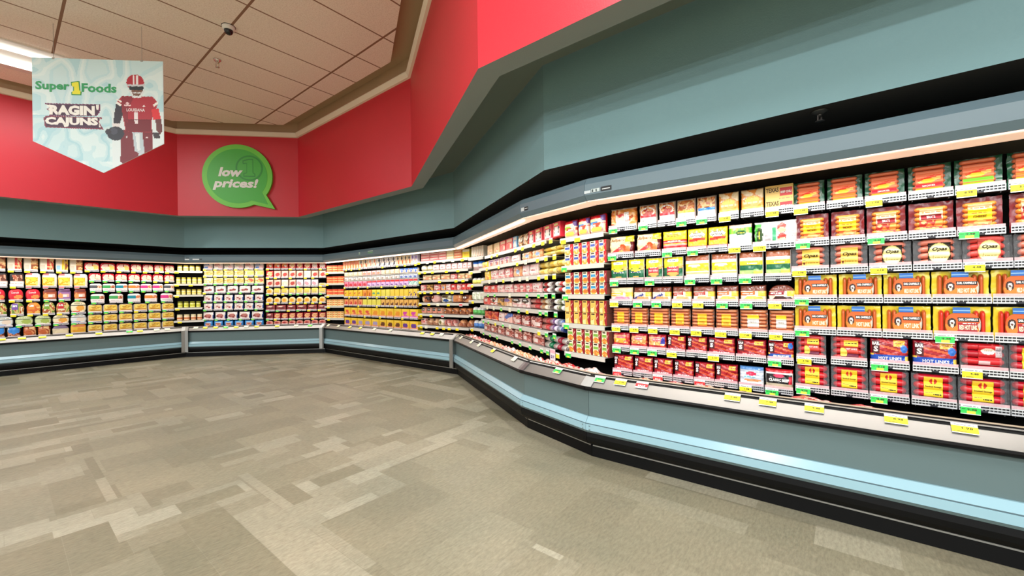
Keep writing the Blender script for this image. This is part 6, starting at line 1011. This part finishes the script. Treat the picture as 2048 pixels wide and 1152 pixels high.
# meat lying on the deck behind the rail
def meat_mesh(seed, cols, n=14):
    mb = MB(); vs = []; top = []
    for j in range(n+1):
        for i in range(n+1):
            u, v = 2*i/n-1, 2*j/n-1
            r = max(abs(u), abs(v)); e = math.sqrt(max(0, 1-r**3))
            x = u*.5*(1+.05*mnoise.noise(Vector((u*2, v*2, seed)))); y = v*.5*(1+.05*mnoise.noise(Vector((u*2, v*2, seed+5))))
            vs.append((x, y, .006+e*(.62+.42*mnoise.noise(Vector((u*2.2, v*2.2, seed*1.3)))) if e > 0 else .006))
    rng = random.Random(seed)
    fs = [(j*(n+1)+i, j*(n+1)+i+1, (j+1)*(n+1)+i+1, (j+1)*(n+1)+i) for j in range(n) for i in range(n)]
    o = len(mb.v); mb.v.extend(vs)
    for f in fs:
        p = vs[f[0]]; q = mnoise.noise(Vector((p[0]*7, p[1]*4, seed*2.1))); ci = min(len(cols)-1, max(0, int((q+.6)/1.2*len(cols))))
        mb.f.append(f); mb.c.append(cols[ci]); mb.sm.append(True); mb.mi.append(0)
    per = [i for i in range(n+1)]+[j*(n+1)+n for j in range(1, n+1)]+[n*(n+1)+i for i in range(n-1, -1, -1)]+[j*(n+1) for j in range(n-1, 0, -1)]
    mb.f.append(tuple(reversed(per))); mb.c.append(cols[0]); mb.sm.append(False); mb.mi.append(0)
    return mb.mesh('meat_pack', M_MEAT)
MK = [('pink', [(246, 170, 160), (250, 214, 200), (226, 96, 92), (250, 226, 214)]), ('red', [(206, 40, 50), (230, 90, 84), (250, 190, 180), (176, 26, 40)]), ('peach', [(246, 196, 150), (236, 150, 100), (250, 220, 190), (226, 120, 90)]), ('dark red', [(120, 24, 34), (176, 70, 66), (226, 150, 140), (90, 20, 30)]), ('pale', [(246, 226, 220), (236, 196, 190), (250, 240, 236), (206, 160, 156)])]
MM = [meat_mesh(i*3+1, MK[i][1]) for i in range(5)]
DECK = {'S4': [3, 4, 1, 0, 1, 2, 2, 0, 4, 2, 2, 0], 'W': [0, 1, 4], 'S5': [1, 2, 1, 2], 'S3': [4, 4, 3, 4, 2]}
def deck_pack(k, s, d, w, l, h, m, rz, lb, z=.537):
    o = OBJ('meat_pack', MM[m], PT(k, s, d, z), ANGZ(k)+rz, (w, l, h)); TAG(o, lb, 'meat pack', f'meat packs lying on the deck of the {CN[k]}'); return o
for k, ms in DECK.items():
    a, b = s_range(k, -.12)
    if k == 'S3': a, b = b-1.32, b-.06
    if k == 'S4': a, b = a+.10, b-.02
    if k == 'S5': a, b = a+.03, a+.86
    st = (b-a)/len(ms)
    for i, m in enumerate(ms):
        deck_pack(k, a+st*(i+.5), -.138, st*.94, .135, .088 if k in ('S4', 'W') else .058, m, 0, f'{MK[m][0]} meat pack lying behind the rail of {CN[k]}, {ORD[i]} from left')
deck_pack('S5', -.155, -.135, .22, .12, .075, 1, .0, 'red and white meat bag lying behind the right-hand rail, left one of two'); deck_pack('S5', .085, -.135, .2, .11, .06, 1, .0, 'red and white meat bag lying behind the right-hand rail, right one of two')
# the sale card hung from the meat shelf
mb = MB(); solid(mb, 'rect', .0015, 0, [('f', (246, 236, 240)), ('r', .04, .7, .96, .96, (240, 190, 200)), ('t', '$2.97', .5, .46, .7, .24, (50, 60, 130), .03), ('l', .2, .12, .8, .22, (150, 150, 170), 1)], 12, 14, taper=1, smooth=False)
mb.v = [(x*.10, y, z*.13) for x, y, z in mb.v]
r_ = [r for r in ROWS if r[0] == 'angled' and r[1] == 'bottom'][0]
o = OBJ('sale_card', mb.mesh('sale_card', M_PRINT), PT('S4', r_[7][8][0], r_[3]+.034, r_[4]-.115), ANGZ('S4')); TAG(o, 'white sale card with pink top hanging from the lowest meat shelf', 'sale card')
# ------------------------------------------------------------------ signs and ceiling fittings
def sign_root(name, label, cat, loc, rz):
    r = bpy.data.objects.new(name, None); COL.objects.link(r); r.location = loc; r.rotation_euler = (0, 0, rz); TAG(r, label, cat); return r
def slab(pts, y0, y1, col, mb):
    n = len(pts); vs = [(x, y0, z) for x, z in pts]+[(x, y1, z) for x, z in pts]
    mb.add(vs, [tuple(range(n)), tuple(range(2*n-1, n-1, -1))]+[(i, i+n, (i+1) % n+n, (i+1) % n) for i in range(n)], col)
# green speech-bubble sign on the red back wall
cs = -3.99; cz = 3.385; R0 = .60
sg = sign_root('speech_bubble_sign', 'round green speech bubble sign reading low prices! on the red wall', 'sign', PT('B', cs, .667-.0075, cz), ANGZ('B'))
def bubble(r, tip, a0=-.62, a1=-1.10):
    pts = []; n = 64
    for i in range(n+1):
        a = a0+(2*PI-(a0-a1))*i/n; pts.append((r*1.0*math.cos(a), r*.97*math.sin(a)))
    pts.append(tip); return pts
def board(name, pts, y0, y1, col, label=None):
    mb = MB(); slab(pts, y0, y1, col, mb); return part(name, mb, M_PRINT, sg, label)
board('sign_board', bubble(.60, (.64, -.60)), -.05, -.004, (112, 208, 66), 'light green bubble border')
sface = board('sign_face', bubble(.515, (.52, -.515)), -.053, -.05, (70, 182, 60), 'darker green bubble centre')
mb = MB(); n = 48
ring = lambda r: [(.205+r*math.cos(2*PI*i/n), .15+r*math.sin(2*PI*i/n)) for i in range(n)]
a, b = ring(.235), ring(.205)
mb.add([(x, -.0545, z) for x, z in a+b], [(i, (i+1) % n, (i+1) % n+n, i+n) for i in range(n)], (48, 150, 54))
one = [(-.08, -.14), (.09, -.14), (.09, -.09), (.06, -.085), (.06, .15), (-.0, .15), (-.09, .12), (-.09, .07), (-.035, .085), (-.035, -.085), (-.08, -.09)]
one_o = [(x*1.22+.2, z*1.16+.15) for x, z in one]; one_i = [(x+.2, z+.15) for x, z in one]
m_ = len(one)
mb.add([(x, -.0545, z) for x, z in one_o]+[(x, -.0545, z) for x, z in one_i], [(i, (i+1) % m_, (i+1) % m_+m_, i+m_) for i in range(m_)], (48, 150, 54))
part('one_emblem', mb, M_PRINT, sface, 'dark green ringed numeral one')
mb = MB(); y_ = lambda x, z: -.0550
put_text(mb, 'low', -.115, .07, .42, .17, (236, 238, 232), y_, .045, .22); put_text(mb, 'prices!', -.03, -.155, .78, .215, (236, 238, 232), y_, .04, .22)
part('lettering', mb, M_PRINT, sface, 'white italic lettering')

# hanging banner
pl = Vector((-5.32, 4.62, 0)); pr = Vector((-3.955, 4.735, 0))
bw = (pr-pl).length; rz = math.atan2(pr.y-pl.y, pr.x-pl.x); mid = (pl+pr)/2
bn = sign_root('hanging_banner', 'pale blue pennant banner with football player hanging from the ceiling at left', 'banner', (mid.x, mid.y, 2.60), rz)
BH = 1.28; low = .315   # shoulder height of the pennant
def bx_(px, py):   # from the banner's own face measure (0..1240 across, 0..1075 down) to x, z fractions
    return ((px-62)/1163., 1-(py-42)/1066.)
def poly(pts, col): return ('p', [bx_(*p) for p in pts], col)
red, dred, drk = (176, 40, 58), (120, 28, 44), (48, 44, 58)
PL = [('f', (214, 236, 240)), ('x', 0, 0, 1, 1, [(206, 232, 238), (196, 228, 236), (214, 236, 241), (224, 241, 244), (208, 234, 240), (184, 222, 232)], 9), ('r', .6, .0, 1, .55, (226, 238, 242)),
    ('x', .0, .1, .58, .5, [(206, 232, 238), (190, 224, 233), (174, 217, 228), (200, 230, 237), (218, 238, 242)], 13),
    poly([(840, 700), (1120, 690), (1120, 900), (1040, 930), (860, 1030), (830, 1000)], dred), poly([(940, 720), (1030, 720), (1048, 900), (1000, 920), (960, 900)], (190, 206, 216)), poly([(965, 730), (1005, 730), (1010, 890), (985, 900)], (226, 236, 240)), poly([(1000, 900), (1050, 890), (1050, 930), (990, 960)], (200, 210, 220)),
    poly([(850, 380), (1130, 380), (1175, 440), (1150, 520), (1120, 590), (1110, 720), (880, 715), (860, 590), (830, 520), (800, 440)], red), poly([(870, 600), (1110, 600), (1105, 715), (885, 715)], dred), poly([(850, 380), (960, 385), (900, 520), (905, 640), (870, 600), (835, 500)], (140, 30, 48)),
    poly([(800, 440), (845, 470), (855, 560), (830, 640), (770, 650), (780, 560)], drk), poly([(760, 640), (830, 640), (828, 680), (770, 680)], (230, 224, 226)), poly([(1115, 500), (1180, 490), (1200, 590), (1130, 600)], (226, 52, 62)), poly([(1150, 596), (1202, 590), (1215, 700), (1190, 740), (1160, 700)], (110, 60, 64)),
    poly([(1120, 720), (1185, 720), (1190, 775), (1140, 775)], (60, 52, 62)), poly([(800, 430), (850, 460), (840, 478), (796, 452)], W_), poly([(1130, 455), (1172, 425), (1178, 445), (1136, 478)], W_), poly([(806, 405), (850, 430), (846, 444), (802, 420)], W_),
    ('e', *bx_(790, 735), .066, .062, (44, 48, 62)), ('e', *bx_(775, 715), .03, .03, (70, 74, 90)), ('e', *bx_(725, 720), .022, .026, (50, 46, 56)),
    ('e', *bx_(972, 250), .068, .072, (182, 40, 58)), poly([(950, 180), (966, 180), (966, 290), (950, 290)], (240, 232, 236)), poly([(980, 180), (996, 180), (996, 290), (980, 290)], (240, 232, 236)), poly([(915, 282), (1050, 280), (1042, 322), (920, 322)], (30, 40, 48)), poly([(930, 322), (1040, 322), (1010, 385), (960, 385)], (120, 84, 70)),
    poly([(908, 320), (935, 322), (955, 372), (1005, 378), (1042, 320), (1060, 322), (1020, 395), (950, 395)], (226, 230, 234)), ('r', bx_(950, 345)[0], bx_(950, 352)[1], bx_(1020, 345)[0], bx_(950, 342)[1], (226, 230, 234)),
    poly([(895, 270), (1060, 265), (1055, 285), (900, 288)], (206, 208, 216)), poly([(960, 530), (990, 530), (990, 640), (962, 640)], (240, 232, 236)), poly([(1030, 478), (1048, 458), (1066, 478)], (240, 226, 230)), ('e', *bx_(900, 450), .012, .012, (236, 200, 206)), ('r', bx_(870, 0)[0], bx_(0, 474)[1], bx_(932, 0)[0], bx_(0, 462)[1], (236, 206, 210)),
    poly([(1056, 775), (1072, 758), (1090, 775)], (226, 210, 214)), poly([(880, 770), (892, 752), (900, 768), (888, 778)], (200, 190, 196)), poly([(880, 600), (1110, 596), (1110, 604), (880, 606)], (110, 24, 40)),
    # outlined RAGIN' CAJUNS plate
    poly([(165, 465), (660, 465), (660, 500), (650, 540), (625, 575), (205, 582), (220, 545), (185, 520), (210, 500)], (110, 30, 84)), poly([(158, 600), (180, 582), (680, 586), (645, 620), (660, 660), (686, 700), (170, 690)], (130, 26, 60)),
    poly([(176, 472), (650, 472), (640, 540), (620, 568), (212, 574), (228, 540), (200, 520), (222, 500)], (64, 24, 62)), poly([(168, 604), (186, 592), (660, 594), (632, 622), (650, 660), (666, 690), (178, 682)], (64, 24, 62)),
    poly([(180, 478), (225, 478), (232, 520), (216, 536), (196, 520), (214, 505)], W_), poly([(648, 600), (662, 598), (644, 630), (660, 688), (646, 680)], W_)]
mb = MB()
NU, NV = 170, 150
vs = []; e0 = 0
for j in range(NV+1):
    for i in range(NU+1):
        x = i/NU; zb = .265*abs(2*((x-.53)/(1.06 if x < .53 else .94))) if False else None
        zlow = .27*(.53-x)/.53 if x < .53 else .265*(x-.53)/.47
        z = zlow+(1-zlow)*j/NV; vs.append(((x-.5)*bw, 0, z*BH))
A = np.array(vs).reshape(NV+1, NU+1, 3); cx = (A[:-1, :-1, 0]+A[1:, 1:, 0])/2/bw+.5; cz = (A[:-1, :-1, 2]+A[1:, 1:, 2])/2/BH
CC = paint(cx, cz, PL, 5); mb.v.extend(vs)
for j in range(NV):
    for i in range(NU):
        a = j*(NU+1)+i; mb.f.append((a, a+1, a+NU+2, a+NU+1)); mb.c.append(tuple(CC[j, i])); mb.sm.append(False); mb.mi.append(0)
yb = lambda x, z: -.001
def bt(txt, px, py, w, h, col, bold=.02, shear=0, dy=0):
    x, z = bx_(px, py); put_text(mb, txt, (x-.5)*bw, z*BH, w/1163*bw, h/1066*BH, col, lambda a, b: -.001-dy, bold, shear)
GR = (40, 160, 96)
bt('Super', 240, 310, 300, 100, GR, .035); bt('Foods', 650, 312, 310, 84, GR, .035)
one_b = [(400, 262), (462, 250), (478, 252), (484, 348), (496, 352), (492, 384), (404, 384), (404, 356), (420, 352), (420, 296), (402, 296)]
for grow_, col_, dy_ in ((0, (40, 150, 80), 0), (9, (240, 232, 50), .0012)):
    pts = []
    for px, py in one_b:
        x, z = bx_(px+(grow_ if px < 447 else -grow_), py+(grow_ if py < 317 else -grow_)); pts.append(((x-.5)*bw, -.001-dy_, z*BH))
    mb.add(pts, [tuple(range(len(pts)))], col_)
bt('RAGIN', 410, 526, 400, 92, W_, .06); bt("'", 634, 494, 26, 46, W_, .04); bt('CAJUNS', 405, 638, 466, 92, W_, .06); bt('LOUISIANA', 975, 510, 166, 30, (240, 226, 230), .03)
part('printed_face', mb, M_PRINT, bn)
mb = MB(); pts = [(-.5*bw, 1*BH), (-.5*bw, .27*BH), (.03*bw, 0), (.5*bw, .265*BH), (.5*bw, BH)]; slab(pts, .0015, .008, (236, 238, 240), mb); part('backing_board', mb, M_PRINT, bn)
for fx in (-.34, .335):
    mb = MB(); mb.box(fx*bw-.0012, .002, BH-.01, fx*bw+.0012, .0045, CEIL_Z-2.60); mb.box(fx*bw-.012, -.002, BH-.012, fx*bw+.012, .009, BH+.006); part('hanging_wire', mb, M_TRIM, bn)

# dome camera
def up_(x, y, z=CEIL_Z):
    u, v = (x-1024), (y-583.264); c, s = math.cos(-.0126956), math.sin(-.0126956)
    return None
dc = sign_root('security_camera', 'white dome security camera with dark lens on the ceiling tiles', 'camera', (-3.20, 4.735, CEIL_Z), 0)
mb = MB(); mb.lathe([(0, -.045), (.055, -.045), (.062, -.03), (.065, -.004), (.065, 0), (0, 0)], 24, (232, 230, 226)); part('housing', mb, M_PRINT, dc)
mb = MB(); mb.lathe([(0, -.095), (.02, -.092), (.036, -.08), (.044, -.06), (.046, -.044), (0, -.044)], 20, (16, 16, 18)); part('lens_dome', mb, flat('lens_glass', (18, 18, 20), .08), dc)
mb = MB(); mb.lathe([(0, .0), (.07, .0), (.07, -.004), (0, -.004)], 24, (40, 38, 36)); part('mounting_ring', mb, M_BLACK, dc)
def sprinkler(loc, mat, label, sc=1.):
    r = sign_root('fire_sprinkler', label, 'sprinkler', loc, .4); r.scale = (sc, sc, sc*(1 if sc == 1 else .62))
    mb = MB(); mb.lathe([(0, 0), (.045, 0), (.04, -.012), (.022, -.03), (.014, -.034), (0, -.034)], 20); part('escutcheon', mb, mat, r)
    mb = MB(); mb.lathe([(0, -.03), (.012, -.03), (.012, -.05), (0, -.05)], 10)
    for s in (-1, 1):
        mb.box(s*.016-.003, -.003, -.09, s*.016+.003, .003, -.048)
    mb.box(-.019, -.003, -.052, .019, .003, -.046); mb.box(-.019, -.003, -.094, .019, .003, -.088); part('frame_arms', mb, mat, r)
    mb = MB(); mb.lathe([(0, -.094), (.022, -.094), (.024, -.098), (.0, -.1)], 16); part('deflector', mb, mat, r)
sprinkler((-3.80, 5.40, CEIL_Z), M_CHROME, 'chrome fire sprinkler on the ceiling tiles beside the dome camera')
def below(px, py, z):
    c, s = math.cos(-.0126956), math.sin(-.0126956); u, v = px-1024, py-583.264
    a = (c*u+s*v)/828.851; b = -(-s*u+c*v)/828.851; Y = (z-1.2)/b; return (a*Y, Y, z)
sprinkler((1.645, 2.20, 2.138), flat('black_metal', (84, 82, 80), .35, .6), 'black fire sprinkler under the dark soffit above the right-hand case', .9)

# fluorescent fixtures (the one at left shows in the picture, the rest light the room unseen, the second added for the red bulkhead)
for i, (u, t, ln, wt, tr) in enumerate(LAMPS):
    p = UDIR*u+TDIR*t
    lab = 'long ceiling light fixture glowing behind the hanging banner' if i == 0 else 'long ceiling light fixture out of view in the tiled ceiling'
    r = bpy.data.objects.new('ceiling_light', None); COL.objects.link(r); r.location = (p.x, p.y, CEIL_Z); r.rotation_euler = (0, 0, RZ_U+tr*PI/2)
    TAG(r, lab, 'ceiling light', 'ceiling light fixtures')
    mb = MB(); h_ = ln/2
    pr_ = [(-.46, 0), (-.46, -.012), (-.06, -.072), (.06, -.072), (.46, -.012), (.46, 0)]
    vs = [(x, y, z) for x in (-h_, h_) for y, z in pr_]; n_ = 6
    mb.add(vs, [tuple(range(n_)), tuple(range(2*n_-1, n_-1, -1))]+[(q, (q+1) % n_, (q+1) % n_+n_, q+n_) for q in range(n_)]); part('housing', mb, M_WHITE, r)
    for yy, rr_, zz in ((-.33, .018, -.055), (-.03, .034, -.108)):
        mb = MB(); mb.lathe([(.001, -h_+.03), (rr_, -h_+.03), (rr_, h_-.03), (.001, h_-.03)], 10, axis='x', c=(0, yy, zz)); part('light_tube', mb, M_TUBE, r)
